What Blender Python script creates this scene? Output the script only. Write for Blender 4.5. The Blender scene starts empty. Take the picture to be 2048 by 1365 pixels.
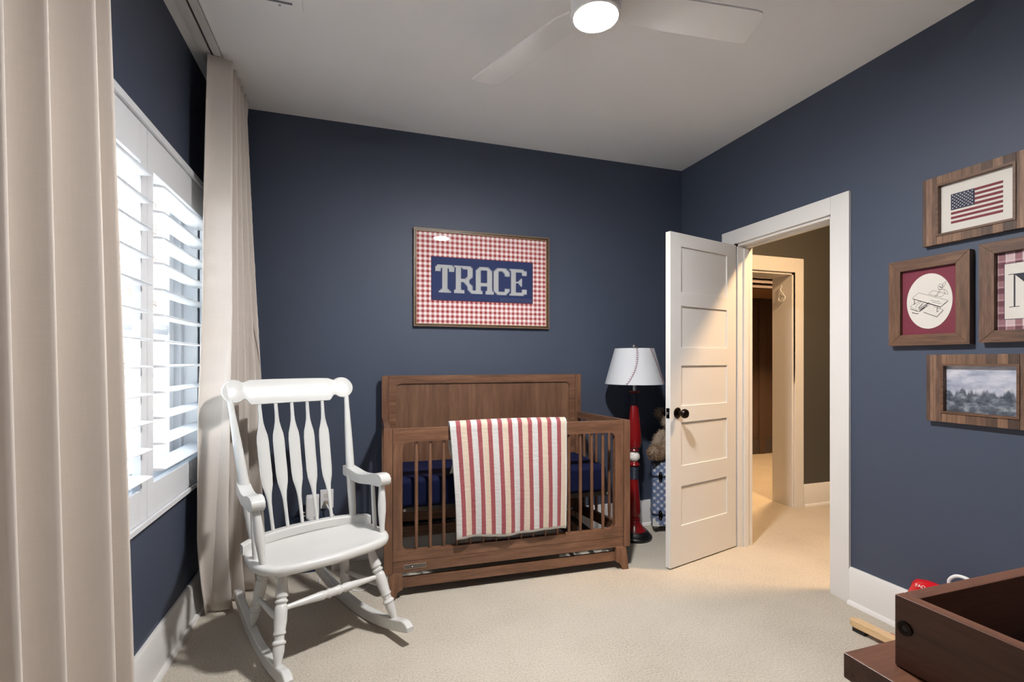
import bpy, bmesh, math, random
from mathutils import Vector, Matrix
C = bpy.context.scene.collection
PI = math.pi
rnd = random.Random(7)

# ------------------------------------------------------------------ materials
def lin(c):
    def f(v):
        v /= 255.0
        return v / 12.92 if v <= 0.04045 else ((v + 0.055) / 1.055) ** 2.4
    return (f(c[0]), f(c[1]), f(c[2]), 1.0)

class N:
    def __init__(s, name):
        s.m = bpy.data.materials.new(name); s.m.use_nodes = True
        s.t = s.m.node_tree; s.t.nodes.clear()
        s.out = s.n('ShaderNodeOutputMaterial')
    def n(s, typ, ins=None, **at):
        k = s.t.nodes.new(typ)
        for a, v in at.items(): setattr(k, a, v)
        for i, v in (ins or {}).items():
            if isinstance(v, bpy.types.NodeSocket): s.t.links.new(v, k.inputs[i])
            else: k.inputs[i].default_value = v
        return k
    def co(s, scale=(1, 1, 1), rot=(0, 0, 0), loc=(0, 0, 0)):
        tc = s.n('ShaderNodeTexCoord')
        return s.n('ShaderNodeMapping', {'Vector': tc.outputs['Object'], 'Scale': scale, 'Rotation': rot, 'Location': loc}).outputs[0]
    def xyz(s, v=None):
        if v is None: v = s.n('ShaderNodeTexCoord').outputs['Object']
        q = s.n('ShaderNodeSeparateXYZ', {0: v}); return q.outputs[0], q.outputs[1], q.outputs[2]
    def ma(s, op, a, b=0.0, c=None):
        d = {0: a, 1: b}
        if c is not None: d[2] = c
        return s.n('ShaderNodeMath', d, operation=op).outputs[0]
    def mix(s, f, a, b):
        k = s.n('ShaderNodeMix', None, data_type='RGBA')
        for i, v in ((0, f), (6, a), (7, b)):
            if isinstance(v, bpy.types.NodeSocket): s.t.links.new(v, k.inputs[i])
            else: k.inputs[i].default_value = v
        return k.outputs[2]
    def noise(s, v, scale, detail=4.0, rough=0.55):
        return s.n('ShaderNodeTexNoise', {'Vector': v, 'Scale': scale, 'Detail': detail, 'Roughness': rough}).outputs[0]
    def ramp(s, f, stops):
        k = s.n('ShaderNodeValToRGB', {0: f}); e = k.color_ramp.elements
        while len(e) < len(stops): e.new(0.5)
        for q, (p, c) in zip(e, stops): q.position = p; q.color = c
        return k.outputs[0]
    def bump(s, h, strength, dist=0.01):
        return s.n('ShaderNodeBump', {'Height': h, 'Strength': strength, 'Distance': dist}).outputs[0]
    def bsdf(s, **k):
        b = s.n('ShaderNodeBsdfPrincipled', {a.replace('_', ' '): v for a, v in k.items()})
        s.t.links.new(b.outputs[0], s.out.inputs[0]); return s.m

def paint(name, rgb, rough=0.5, var=0.03, bump=0.0, bscale=300.0, spec=0.5, metal=0.0, vscale=6.0):
    k = N(name); v = k.co()
    c = lin(rgb); f = k.noise(v, vscale)
    lo = tuple(x * (1 - var) for x in c[:3]) + (1,); hi = tuple(min(1, x * (1 + var)) for x in c[:3]) + (1,)
    d = dict(Base_Color=k.mix(f, lo, hi), Roughness=rough, Metallic=metal)
    d['Specular_IOR_Level'] = spec
    if bump: d['Normal'] = k.bump(k.noise(v, bscale, 3), bump, 0.002)
    return k.bsdf(**d)

def wood(name, dark, mid, light, axis='x', rough=0.42, scale=1.0, coat=0.0):
    k = N(name)
    s = {'x': (1.2, 14, 14), 'y': (14, 1.2, 14), 'z': (14, 14, 1.2)}[axis]
    v = k.co(tuple(q * scale for q in s))
    f = k.noise(v, 3.0, 7, 0.62); g = k.noise(v, 14.0, 4, 0.6); h = k.noise(k.co((3, 3, 3)), 1.0, 3)
    m = k.ma('ADD', k.ma('MULTIPLY', f, 0.55), k.ma('ADD', k.ma('MULTIPLY', g, 0.25), k.ma('MULTIPLY', h, 0.2)))
    col = k.ramp(m, [(0.34, lin(dark)), (0.5, lin(mid)), (0.68, lin(light))])
    return k.bsdf(Base_Color=col, Roughness=rough, Coat_Weight=coat, Normal=k.bump(g, 0.06, 0.002))

def metal(name, rgb, rough=0.3): return paint(name, rgb, rough, 0.05, metal=1.0)

def emit(name, rgb, st):
    k = N(name); e = k.n('ShaderNodeEmission', {'Color': lin(rgb), 'Strength': st})
    k.t.links.new(e.outputs[0], k.out.inputs[0]); return k.m

def glass(name, ior=1.45):
    k = N(name)
    fr = k.n('ShaderNodeFresnel', {'IOR': ior}); tr = k.n('ShaderNodeBsdfTransparent', {'Color': (1, 1, 1, 1)})
    gl = k.n('ShaderNodeBsdfGlossy', {'Color': (1, 1, 1, 1), 'Roughness': 0.01})
    ge = k.n('ShaderNodeNewGeometry'); fa = k.ma('MULTIPLY', fr.outputs[0], k.ma('SUBTRACT', 1.0, ge.outputs['Backfacing']))
    mx = k.n('ShaderNodeMixShader', {0: fa, 1: tr.outputs[0], 2: gl.outputs[0]})
    k.t.links.new(mx.outputs[0], k.out.inputs[0]); return k.m

WALL = paint('navy_wall_paint', (66, 74, 91), 0.55, 0.03, 0.05, 500, 0.4)
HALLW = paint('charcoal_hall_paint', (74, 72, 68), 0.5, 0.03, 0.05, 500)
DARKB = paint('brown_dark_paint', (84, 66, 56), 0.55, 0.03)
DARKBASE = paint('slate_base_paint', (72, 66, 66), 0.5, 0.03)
CEIL = paint('ceiling_white', (244, 244, 244), 0.7, 0.015, 0.05, 200)
TRIM = paint('trim_white', (216, 214, 211), 0.32, 0.012)
SHUT = paint('shutter_white', (222, 224, 227), 0.3, 0.01)
CHAIRW = paint('chair_white_lacquer', (203, 203, 200), 0.22, 0.015, 0.03, 90)
BLACK = paint('black_satin', (18, 18, 19), 0.35, 0.1)
BRONZE = metal('dark_bronze', (50, 42, 38), 0.28)
STEEL = metal('brushed_steel', (190, 190, 188), 0.3)
CW = wood('crib_wood_horizontal', (74, 50, 36), (110, 77, 57), (138, 102, 78), 'x')
CWZ = wood('crib_wood_vertical', (74, 50, 36), (110, 77, 57), (138, 102, 78), 'z')
CWY = wood('crib_wood_depth', (70, 48, 36), (100, 71, 54), (126, 95, 74), 'y')
DWX = wood('dresser_wood_length', (62, 37, 25), (92, 57, 40), (112, 72, 52), 'x', 0.38)
DWY = wood('dresser_wood_depth', (62, 37, 25), (92, 57, 40), (112, 72, 52), 'y', 0.38)
PINE = wood('pale_pine', (170, 135, 95), (208, 175, 130), (228, 198, 156), 'y', 0.5)
GOLDW = wood('gilt_brown_moulding', (34, 24, 17), (66, 46, 30), (104, 76, 48), 'x', 0.4)
GLASS = glass('clear_pane', 1.5)
RED = paint('red_gloss', (126, 18, 22), 0.22, 0.08)
REDT = paint('red_plastic', (196, 18, 30), 0.15, 0.06)
NAVYP = paint('navy_grip', (34, 41, 58), 0.5, 0.08)
WHITEP = paint('white_plastic', (232, 232, 232), 0.3, 0.01)
SHADE = paint('lampshade_linen', (192, 195, 199), 0.8, 0.02, 0.15, 700)
STITCH = paint('red_stitch', (120, 30, 42), 0.7, 0.05)
THREAD = paint('cream_thread', (244, 244, 236), 0.8, 0.04)
PAPER = paint('cream_paper', (204, 199, 191), 0.7, 0.02)
INK = paint('ink', (45, 45, 50), 0.8, 0.05)
DARKINK = paint('slate_ink', (38, 42, 56), 0.8, 0.05)
CORD = paint('white_cord', (225, 226, 228), 0.4, 0.02)
BALL = paint('baseball_leather', (226, 222, 214), 0.5, 0.04)
LATCHB = metal('black_latch', (40, 40, 42), 0.35)

def carpet():
    k = N('cream_cut_pile_carpet'); v = k.co()
    f = k.noise(v, 330.0, 3, 0.7); g = k.noise(v, 120.0, 3, 0.6); h = k.noise(v, 2.2, 3)
    m = k.ma('ADD', k.ma('MULTIPLY', f, 0.5), k.ma('ADD', k.ma('MULTIPLY', g, 0.35), k.ma('MULTIPLY', h, 0.15)))
    col = k.ramp(m, [(0.36, lin((144, 137, 124))), (0.48, lin((183, 175, 161))), (0.62, lin((203, 196, 183)))])
    return k.bsdf(Base_Color=col, Roughness=0.95, Specular_IOR_Level=0.1, Normal=k.bump(m, 0.7, 0.006))
CARPET = carpet()

def linen(name, rgb):
    k = N(name); v = k.co()
    a = k.noise(k.co((300, 300, 12)), 1.0, 2); b = k.noise(k.co((12, 12, 300)), 1.0, 2); h = k.noise(v, 5, 3)
    m = k.ma('ADD', k.ma('MULTIPLY', a, 0.4), k.ma('ADD', k.ma('MULTIPLY', b, 0.4), k.ma('MULTIPLY', h, 0.2)))
    c = lin(rgb); lo = tuple(q * 0.9 for q in c[:3]) + (1,); hi = tuple(min(1, q * 1.06) for q in c[:3]) + (1,)
    return k.bsdf(Base_Color=k.mix(m, lo, hi), Roughness=0.9, Sheen_Weight=0.15, Normal=k.bump(m, 0.12, 0.001))
LINEN = linen('curtain_linen', (209, 200, 191))

def sheet_mat():
    k = N('navy_fitted_sheet'); v = k.co((1.5, 26, 4)); f = k.noise(v, 1.6, 4)
    return k.bsdf(Base_Color=k.mix(f, lin((6, 11, 36)), lin((10, 18, 54))), Roughness=0.8, Specular_IOR_Level=0.15, Sheen_Weight=0.0, Normal=k.bump(f, 0.35, 0.02))
SHEETM = sheet_mat()

def gingham():
    k = N('red_gingham_fabric'); x, y, z = k.xyz(); p = 0.0325
    a = k.ma('LESS_THAN', k.ma('FRACT', k.ma('DIVIDE', k.ma('ADD', x, 5.0), p)), 0.5)
    b = k.ma('LESS_THAN', k.ma('FRACT', k.ma('DIVIDE', k.ma('ADD', z, 5.004), p)), 0.5)
    w = k.noise(k.co((900, 900, 60)), 1.0, 2)
    s = k.ma('ADD', k.ma('MULTIPLY', k.ma('ADD', a, b), 0.5), k.ma('MULTIPLY', k.ma('SUBTRACT', w, 0.5), 0.18))
    col = k.ramp(s, [(.04, lin((232, 226, 226))), (.5, lin((204, 158, 156))), (.96, lin((148, 56, 56)))])
    return k.bsdf(Base_Color=col, Roughness=0.85)
GING = gingham()
NAVYC = paint('navy_cloth', (31, 45, 88), 0.8, 0.04, 0.1, 800)

def plaid():
    k = N('maroon_plaid_mat'); x, y, z = k.xyz()
    def st(c, p, ph, w): return k.ma('LESS_THAN', k.ma('FRACT', k.ma('ADD', k.ma('DIVIDE', c, p), 5.0 + ph)), w)
    a = k.ma('ADD', k.ma('MULTIPLY', st(x, .05, .1, .45), .5), k.ma('MULTIPLY', st(x, .025, .3, .18), -.25))
    b = k.ma('ADD', k.ma('MULTIPLY', st(z, .05, .2, .45), .5), k.ma('MULTIPLY', st(z, .025, .4, .18), -.25))
    s = k.ma('ADD', k.ma('ADD', a, b), .12)
    col = k.ramp(s, [(0.0, lin((196, 178, 178))), (0.5, lin((146, 104, 110))), (1.0, lin((92, 48, 60)))])
    return k.bsdf(Base_Color=col, Roughness=0.8)
PLAID = plaid()
MAROON = paint('maroon_mat_board', (108, 34, 52), 0.7, 0.12, 0.05, 400, vscale=14)

def seascape():
    k = N('cloudy_seascape_print'); x, y, z = k.xyz()
    n1 = k.noise(k.co((9, 9, 22)), 1.0, 6, .6); n2 = k.noise(k.co((30, 30, 46)), 1.0, 6, .65)
    sky = k.ramp(n1, [(.3, lin((112, 118, 142))), (.5, lin((170, 174, 188))), (.66, lin((208, 206, 210)))])
    sea = k.ramp(n2, [(.32, lin((38, 44, 54))), (.5, lin((82, 90, 102))), (.68, lin((150, 156, 160)))])
    edge = k.ma('ADD', z, k.ma('MULTIPLY', k.ma('SUBTRACT', k.noise(k.co((26, 1, 5)), 1.0, 4), .5), .14))
    f = k.n('ShaderNodeMapRange', {0: edge, 1: -.016, 2: -.002}).outputs[0]
    return k.bsdf(Base_Color=k.mix(f, sea, sky), Roughness=0.35)
SEA = seascape()

def reclaimed(name, axis):
    """blocks of mixed reclaimed wood along one local axis"""
    k = N(name); x, y, z = k.xyz()
    c = {'x': x, 'z': z}[axis]
    cell = k.ma('FLOOR', k.ma('DIVIDE', k.ma('ADD', c, 3.0), .034))
    wn = k.n('ShaderNodeTexWhiteNoise', {'W': cell}, noise_dimensions='1D').outputs[0]
    g = k.noise(k.co((60, 60, 8) if axis == 'x' else (60, 60, 60)), 1.0, 5)
    m = k.ma('ADD', k.ma('MULTIPLY', wn, .55), k.ma('MULTIPLY', g, .5))
    seam = k.ma('LESS_THAN', k.ma('FRACT', k.ma('DIVIDE', k.ma('ADD', c, 3.0), .034)), .05)
    col = k.ramp(m, [(.15, lin((34, 25, 21))), (.45, lin((82, 60, 46))), (.7, lin((120, 90, 68))), (.95, lin((164, 132, 106)))])
    return k.bsdf(Base_Color=k.mix(k.ma('MULTIPLY', seam, .8), col, lin((40, 28, 22))), Roughness=.6, Normal=k.bump(g, .3, .003))
RECX = reclaimed('reclaimed_blocks', 'x')
def plankz(name, pal):
    k = N(name); x, y, z = k.xyz()
    cell = k.ma('FLOOR', k.ma('DIVIDE', k.ma('ADD', x, 3.006), .021))
    wn = k.n('ShaderNodeTexWhiteNoise', {'W': cell}, noise_dimensions='1D').outputs[0]
    g = k.noise(k.co((90, 90, 9)), 1.0, 6, .65)
    m = k.ma('ADD', k.ma('MULTIPLY', wn, .45), k.ma('MULTIPLY', g, .6))
    col = k.ramp(m, [(.2, lin(pal[0])), (.5, lin(pal[1])), (.8, lin(pal[2]))])
    return k.bsdf(Base_Color=col, Roughness=.6, Normal=k.bump(g, .3, .003))
RECZ = plankz('reclaimed_strips', ((38, 28, 24), (86, 62, 48), (140, 108, 86)))
BARN = wood('barn_wood_x', (58, 40, 29), (94, 66, 47), (122, 90, 66), 'x', .55, 1.4)
BARNZ = wood('barn_wood_z', (58, 40, 29), (94, 66, 47), (122, 90, 66), 'z', .55, 1.4)
BARN2 = wood('weathered_barn_x', (36, 25, 20), (88, 62, 46), (128, 96, 74), 'x', .6, 1.0)
BARN2Z = wood('weathered_barn_z', (36, 25, 20), (88, 62, 46), (128, 96, 74), 'z', .6, 1.0)

def quiltm():
    k = N('striped_quilt_cotton'); uv = k.n('ShaderNodeUVMap').outputs[0]
    u, v, w = k.xyz(uv)
    per = k.ma('MULTIPLY', u, 11.6)
    fr = k.ma('FRACT', k.ma('ADD', per, k.ma('MULTIPLY', k.noise(k.co((1, 1, 9)), 1.0, 2), .06)))
    red = k.ma('GREATER_THAN', fr, .58)
    alt = k.ma('GREATER_THAN', k.ma('FRACT', k.ma('MULTIPLY', per, .5)), .5)
    n = k.noise(k.co((140, 140, 60)), 1.0, 4)
    base = k.mix(alt, lin((196, 194, 193)), lin((202, 186, 168)))
    redc = k.mix(n, lin((128, 54, 60)), lin((164, 88, 92)))
    q = k.noise(k.co((26, 26, 90)), 1.0, 3)
    edge = k.ma('MAXIMUM', k.ma('LESS_THAN', u, .012), k.ma('GREATER_THAN', u, .988))
    edge = k.ma('MAXIMUM', edge, k.ma('MAXIMUM', k.ma('LESS_THAN', v, .012), k.ma('GREATER_THAN', v, .99)))
    col = k.mix(edge, k.mix(red, base, redc), lin((208, 206, 203)))
    return k.bsdf(Base_Color=col, Roughness=.92, Sheen_Weight=.2, Normal=k.bump(q, .45, .006))
QUILT = quiltm()

def suitcase_mat():
    k = N('printed_suitcase_shell'); x, y, z = k.xyz()
    def dots(p, ox, oz, r):
        a = k.ma('SUBTRACT', k.ma('FRACT', k.ma('ADD', k.ma('DIVIDE', x, p), 5 + ox)), .5)
        b = k.ma('SUBTRACT', k.ma('FRACT', k.ma('ADD', k.ma('DIVIDE', z, p), 5 + oz)), .5)
        d = k.ma('SQRT', k.ma('ADD', k.ma('MULTIPLY', a, a), k.ma('MULTIPLY', b, b)))
        return k.ma('LESS_THAN', d, r / p)
    P = .05
    c = k.mix(k.ma('MAXIMUM', dots(P, 0, 0, .0092), dots(P, .5, .5, .0092)), lin((106, 124, 158)), lin((196, 196, 200)))
    c = k.mix(dots(P, .5, 0, .0042), c, lin((50, 54, 92))); c = k.mix(dots(P, 0, .5, .0042), c, lin((120, 60, 92)))
    return k.bsdf(Base_Color=c, Roughness=.4)
SUITM = suitcase_mat()
FUR = paint('teddy_fur', (150, 134, 116), .95, .35, vscale=18)
FURB = paint('teddy_fur_brown', (150, 112, 78), .95, .3, vscale=18)
BOXM = paint('navy_printed_box', (34, 48, 72), .4, .25, vscale=9)
def boxart():
    k = N('printed_box_picture'); f = k.noise(k.co((10, 10, 14)), 1.0, 4)
    c = k.ramp(f, [(.3, lin((40, 30, 28))), (.5, lin((150, 100, 62))), (.62, lin((206, 176, 140)))])
    return k.bsdf(Base_Color=c, Roughness=.35)
BOXA = boxart()
GREEN = paint('pale_green_print', (176, 208, 150), .5)
BARK = paint('grey_bark', (126, 112, 100), .9, .3, .4, 40)
SIDING = paint('pale_siding', (196, 204, 214), .7, .03)
GROUND = paint('pale_bounce_ground', (196, 192, 184), .95, .2)  # yard ground made pale so it bounces daylight up to the ceiling
BRAND = paint('silver_plate', (150, 140, 128), .35)

# ------------------------------------------------------------------ mesh helpers
class MB:
    def __init__(s): s.bm = bmesh.new(); s.bev = False
    def merge(s, b, M=None):
        if M is not None: b.transform(M)
        me = bpy.data.meshes.new('tmp'); b.to_mesh(me); b.free(); s.bm.from_mesh(me); bpy.data.meshes.remove(me)
    def box(s, x0, x1, y0, y1, z0, z1, bev=0.0, seg=2, M=None):
        b = bmesh.new()
        bmesh.ops.create_cube(b, size=1.0)
        for v in b.verts:
            v.co = Vector(((x0 + x1) / 2 + v.co.x * (x1 - x0), (y0 + y1) / 2 + v.co.y * (y1 - y0), (z0 + z1) / 2 + v.co.z * (z1 - z0)))
        if bev > 0: s.bev = True
        if bev > 0: bmesh.ops.bevel(b, geom=b.edges[:], offset=bev, segments=seg, profile=.5, affect='EDGES')
        s.merge(b, M); return s
    def loft(s, rings, closed=True, caps=True):
        """rings: list of equal-length point lists"""
        b = s.bm; R = [[b.verts.new(p) for p in r] for r in rings]; n = len(R[0])
        for i in range(len(R) - 1):
            for j in range(n if closed else n - 1):
                k = (j + 1) % n
                try: b.faces.new((R[i][j], R[i][k], R[i + 1][k], R[i + 1][j]))
                except ValueError: pass
        if caps and closed:
            for r in (R[0], R[-1]):
                try: b.faces.new(r)
                except ValueError: pass
        return s
    def lathe(s, prof, M=None, seg=28, caps=True):
        """prof: [(r,z)] around local z"""
        M = M or Matrix()
        rings = [[M @ Vector((max(r, 1e-5) * math.cos(2 * PI * j / seg), max(r, 1e-5) * math.sin(2 * PI * j / seg), z)) for j in range(seg)] for r, z in prof]
        return s.loft(rings, True, caps)
    def turned(s, a, b_, prof, seg=18):
        a = Vector(a); b_ = Vector(b_); d = b_ - a; L = d.length
        M = Matrix.Translation(a) @ d.to_track_quat('Z', 'Y').to_matrix().to_4x4()
        return s.lathe([(r, t * L) for t, r in prof], M, seg)
    def tube(s, pts, r, seg=8):
        pts = [Vector(p) for p in pts]; rings = []
        t0 = (pts[1] - pts[0]).normalized(); up = Vector((0, 0, 1)) if abs(t0.z) < .9 else Vector((1, 0, 0))
        nrm = t0.cross(up).normalized()
        for i, p in enumerate(pts):
            t = (pts[min(i + 1, len(pts) - 1)] - pts[max(i - 1, 0)]).normalized()
            nrm = (nrm - t * nrm.dot(t)).normalized(); bi = t.cross(nrm)
            rings.append([p + (nrm * math.cos(2 * PI * j / seg) + bi * math.sin(2 * PI * j / seg)) * r for j in range(seg)])
        return s.loft(rings)
    def prism(s, outline, f, d0, d1, bev=0.0, seg=2):
        """outline [(p,q)], f(p,q,d)->xyz"""
        b = bmesh.new(); n = len(outline)
        A = [b.verts.new(f(p, q, d0)) for p, q in outline]; B = [b.verts.new(f(p, q, d1)) for p, q in outline]
        b.faces.new(A); b.faces.new(list(reversed(B)))
        for i in range(n): b.faces.new((A[i], B[i], B[(i + 1) % n], A[(i + 1) % n]))
        if bev: s.bev = True
        if bev: bmesh.ops.bevel(b, geom=[e for e in b.edges], offset=bev, segments=seg, profile=.5, affect='EDGES')
        s.merge(b); return s
    def ring(s, outer, inner, f, d0, d1):
        """frame with hole; outer and inner have the same count"""
        return s.loft([[f(p, q, d0) for p, q in outer], [f(p, q, d0) for p, q in inner], [f(p, q, d1) for p, q in inner],
                       [f(p, q, d1) for p, q in outer], [f(p, q, d0) for p, q in outer]], True, False)
    def sphere(s, c, r, seg=20, rot=None):
        if not isinstance(r, (tuple, list)): r = (r, r, r)
        b = bmesh.new(); bmesh.ops.create_uvsphere(b, u_segments=seg, v_segments=seg // 2 + 2, radius=1)
        M = Matrix.Translation(c) @ (rot or Matrix()) @ Matrix.Diagonal((*r, 1))
        s.merge(b, M); return s
    def build(s, name, mat, parent=None, angle=35, loc=None):
        bmesh.ops.remove_doubles(s.bm, verts=s.bm.verts[:], dist=1e-6)
        bmesh.ops.recalc_face_normals(s.bm, faces=s.bm.faces[:])
        me = bpy.data.meshes.new(name); s.bm.to_mesh(me); s.bm.free()
        for p in me.polygons: p.use_smooth = True
        me.set_sharp_from_angle(angle=math.radians(angle))
        me.materials.append(mat)
        o = bpy.data.objects.new(name, me); C.objects.link(o)
        if s.bev:
            wn = o.modifiers.new('flat_faces', 'WEIGHTED_NORMAL'); wn.keep_sharp = True; wn.weight = 90
        if parent: o.parent = parent
        if loc: o.location = loc
        return o

def thing(name, label, cat, loc=(0, 0, 0), rz=0.0, group=None):
    o = bpy.data.objects.new(name, None); C.objects.link(o); o.empty_display_size = .05
    o.location = loc; o.rotation_euler = (0, 0, rz); o['label'] = label; o['category'] = cat
    if group: o['group'] = group
    return o
def tag(o, label, cat, group=None):
    o['label'] = label; o['category'] = cat
    if group: o['group'] = group
    return o
def struct(o): o['kind'] = 'structure'; return o
def rrect(x0, x1, z0, z1, r, n=6):
    out = []
    for cx, cz, a0 in ((x1 - r, z1 - r, 0), (x0 + r, z1 - r, 90), (x0 + r, z0 + r, 180), (x1 - r, z0 + r, 270)):
        for i in range(n + 1):
            a = math.radians(a0 + 90 * i / n); out.append((cx + r * math.cos(a), cz + r * math.sin(a)))
    return out
def rect_as(x0, x1, z0, z1, n=6):
    """rectangle with as many points as rrect, for ring()"""
    out = []
    for (cx, cz) in ((x1, z1), (x0, z1), (x0, z0), (x1, z0)):
        out += [(cx, cz)] * (n + 1)
    return out
XZ = lambda p, q, d: Vector((p, d, q))
YZ = lambda p, q, d: Vector((d, p, q))
XY = lambda p, q, d: Vector((p, q, d))

# ------------------------------------------------------------------ room
XL, XR, YB, YF, H = -.752, 2.415, 3.167, -.10, 2.72
# floor, ceiling (room, hall and the room beyond)
struct(MB().box(-.95, 6.4, -.25, 6.2, -.12, 0).build('floor', CARPET))
struct(MB().box(-.95, 6.4, -.25, 6.2, H, H + .12).build('ceiling', CEIL))
WY0, WY1, WZ0, WZ1 = .80, 2.86, .70, 2.06       # window hole
WT = .17
w = MB()
w.box(XL - WT, XL, YF - .15, WY0, 0, H).box(XL - WT, XL, WY1, YB + .15, 0, H)
w.box(XL - WT, XL, WY0, WY1, 0, WZ0).box(XL - WT, XL, WY0, WY1, WZ1, H)
struct(w.build('wall_left', WALL))
struct(MB().box(XL, XR + .12, YB, YB + .15, 0, H).build('wall_back', WALL))
DY0, DY1, DZ = 1.915, 2.60, 2.018
w = MB(); w.box(XR, XR + .12, YF - .15, DY0, 0, H).box(XR, XR + .12, DY1, YB, 0, H).box(XR, XR + .12, DY0, DY1, DZ, H)
struct(w.build('wall_right', WALL))
struct(MB().box(XL, XR, YF - .15, YF, 0, H).build('wall_front', WALL))
# hall
HY = 3.147
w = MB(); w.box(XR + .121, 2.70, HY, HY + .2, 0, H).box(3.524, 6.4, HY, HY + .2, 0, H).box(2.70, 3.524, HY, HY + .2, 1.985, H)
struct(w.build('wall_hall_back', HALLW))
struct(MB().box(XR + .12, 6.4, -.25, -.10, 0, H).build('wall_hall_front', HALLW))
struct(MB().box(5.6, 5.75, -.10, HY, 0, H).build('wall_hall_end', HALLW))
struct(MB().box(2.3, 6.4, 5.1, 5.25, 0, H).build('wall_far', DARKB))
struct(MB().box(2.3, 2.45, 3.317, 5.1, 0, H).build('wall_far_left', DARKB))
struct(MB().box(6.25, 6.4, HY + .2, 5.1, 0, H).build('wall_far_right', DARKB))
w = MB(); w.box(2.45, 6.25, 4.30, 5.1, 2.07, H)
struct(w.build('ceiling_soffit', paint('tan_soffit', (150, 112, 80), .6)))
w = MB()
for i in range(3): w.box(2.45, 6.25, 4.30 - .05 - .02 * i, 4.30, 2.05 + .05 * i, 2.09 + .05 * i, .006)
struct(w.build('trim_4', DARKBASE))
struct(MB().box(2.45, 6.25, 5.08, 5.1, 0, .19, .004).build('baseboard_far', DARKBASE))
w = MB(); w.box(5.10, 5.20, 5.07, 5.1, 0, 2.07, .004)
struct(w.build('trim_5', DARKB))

# baseboards
def base_x(name, x0, x1, y, sgn, h=.185, mat=TRIM):
    w = MB()
    w.prism([(0, 0), (.018, 0), (.018, h - .012), (.010, h), (0, h)], lambda p, q, d: Vector((d, y - sgn * p, q)), x0, x1)
    w.prism([(.018, 0), (.034, 0), (.032, .01), (.026, .017), (.018, .019)], lambda p, q, d: Vector((d, y - sgn * p, q)), x0, x1)
    return struct(w.build(name, mat))
def base_y(name, spans, x, sgn, h=.185):
    w = MB()
    for y0, y1 in spans:
        w.prism([(0, 0), (.018, 0), (.018, h - .012), (.010, h), (0, h)], lambda p, q, d: Vector((x + sgn * p, d, q)), y0, y1)
        w.prism([(.018, 0), (.034, 0), (.032, .01), (.026, .017), (.018, .019)], lambda p, q, d: Vector((x + sgn * p, d, q)), y0, y1)
    return struct(w.build(name, TRIM))
base_x('baseboard_back', XL, XR, YB, 1)
base_y('baseboard_left', [(YF, YB)], XL, 1)
base_y('baseboard_right', [(YF, 1.813), (2.713, YB)], XR, -1)
base_x('baseboard_hall', 3.62, 5.6, HY, 1)
base_x('baseboard_front', XL, 1.93, YF, -1)

# room door casing and jamb
w = MB()
w.box(XR - .018, XR, 1.813, DY0, 0, 2.112, .003).box(XR - .018, XR, DY1, 2.713, 0, 2.112, .003).box(XR - .018, XR, DY0, DY1, DZ, 2.112, .003)
w.box(XR + .12, XR + .138, 1.813, DY0, 0, 2.112, .003).box(XR + .12, XR + .138, DY1, 2.713, 0, 2.112, .003).box(XR + .12, XR + .138, DY0, DY1, DZ, 2.112, .003)
w.box(XR, XR + .12, DY0, DY0 + .016, 0, DZ).box(XR, XR + .12, DY1 - .016, DY1, 0, DZ).box(XR, XR + .12, DY0, DY1, DZ - .016, DZ)
w.box(XR + .045, XR + .08, DY1 - .027, DY1 - .016, 0, DZ - .016, .002).box(XR + .045, XR + .08, DY0, DY1, DZ - .027, DZ - .016, .002)
struct(w.build('trim_1', TRIM))
# cased opening in the hall
w = MB()
w.box(3.524, 3.618, HY - .018, HY, 0, 2.105, .003).box(2.606, 2.70, HY - .018, HY, 0, 2.105, .003).box(2.70, 3.524, HY - .018, HY, 1.985, 2.105, .003)
w.box(3.506, 3.524, HY, HY + .2, 0, 1.985).box(2.70, 2.718, HY, HY + .2, 0, 1.985).box(2.70, 3.524, HY, HY + .2, 1.967, 1.985)
struct(w.build('trim_2', TRIM))

# doors
def panel_door(name, width, height, M0, knob_sides=(1,), flip=1):
    """leaf in local x 0..width, thickness y 0..0.035, front face y=0"""
    root = bpy.data.objects.new(name, None); C.objects.link(root); root.matrix_world = M0; struct(root)
    zs = [(.245, .483), (.606, .867), (.967, 1.21), (1.321, 1.57), (1.655, 1.928)]
    w = MB(); st = .10
    w.box(0, st, 0, .035, .008, height, .0015).box(width - st, width, 0, .035, .008, height, .0015)
    prev = .008
    for a, b in zs + [(height, None)]:
        w.box(st - .002, width - st + .002, 0, .035, prev, a, .0015)
        prev = b
    w.build('door_frame', TRIM, root)
    for a, b in zs:
        w = MB(); w.box(st - .008, width - st + .008, .008, .027, a - .008, b + .008)
        w.build('door_panel', TRIM, root)
    return root
DW = .658
ang = math.atan2(-.254, -.967)          # direction from the hinge to the free edge
hin = Vector((2.404, 2.588, 0))
# local x from the free edge to the hinge, local -y towards the camera
ex = Vector((.967, .254, 0)); p0 = hin - ex * DW
door = panel_door('door_1', DW, 2.008, Matrix.Translation(p0) @ Matrix.Rotation(math.atan2(.254, .967), 4, 'Z'))
def door_knob(root, x, z, y, sg):
    w = MB(); M = Matrix.Translation((x, y, z)) @ Matrix.Rotation(PI / 2 * sg, 4, 'X')
    w.lathe([(0, 0), (.032, 0), (.033, .004), (.026, .009), (.012, .012), (.011, .03), (.016, .036), (.027, .045), (.029, .055), (.024, .066), (.012, .071), (0, .072)], M, 28)
    w.build('knob', BRONZE, root)
door_knob(door, .062, .928, 0, 1)
door_knob(door, .062, .928, .035, -1)
w = MB(); w.box(-.0025, .001, .006, .029, .898, .958, .0008); lp = w.build('latch_plate', LATCHB, door)
w = MB(); w.box(-.012, 0, .011, .024, .920, .936, .003); w.build('latch_bolt', STEEL, lp)
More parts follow.
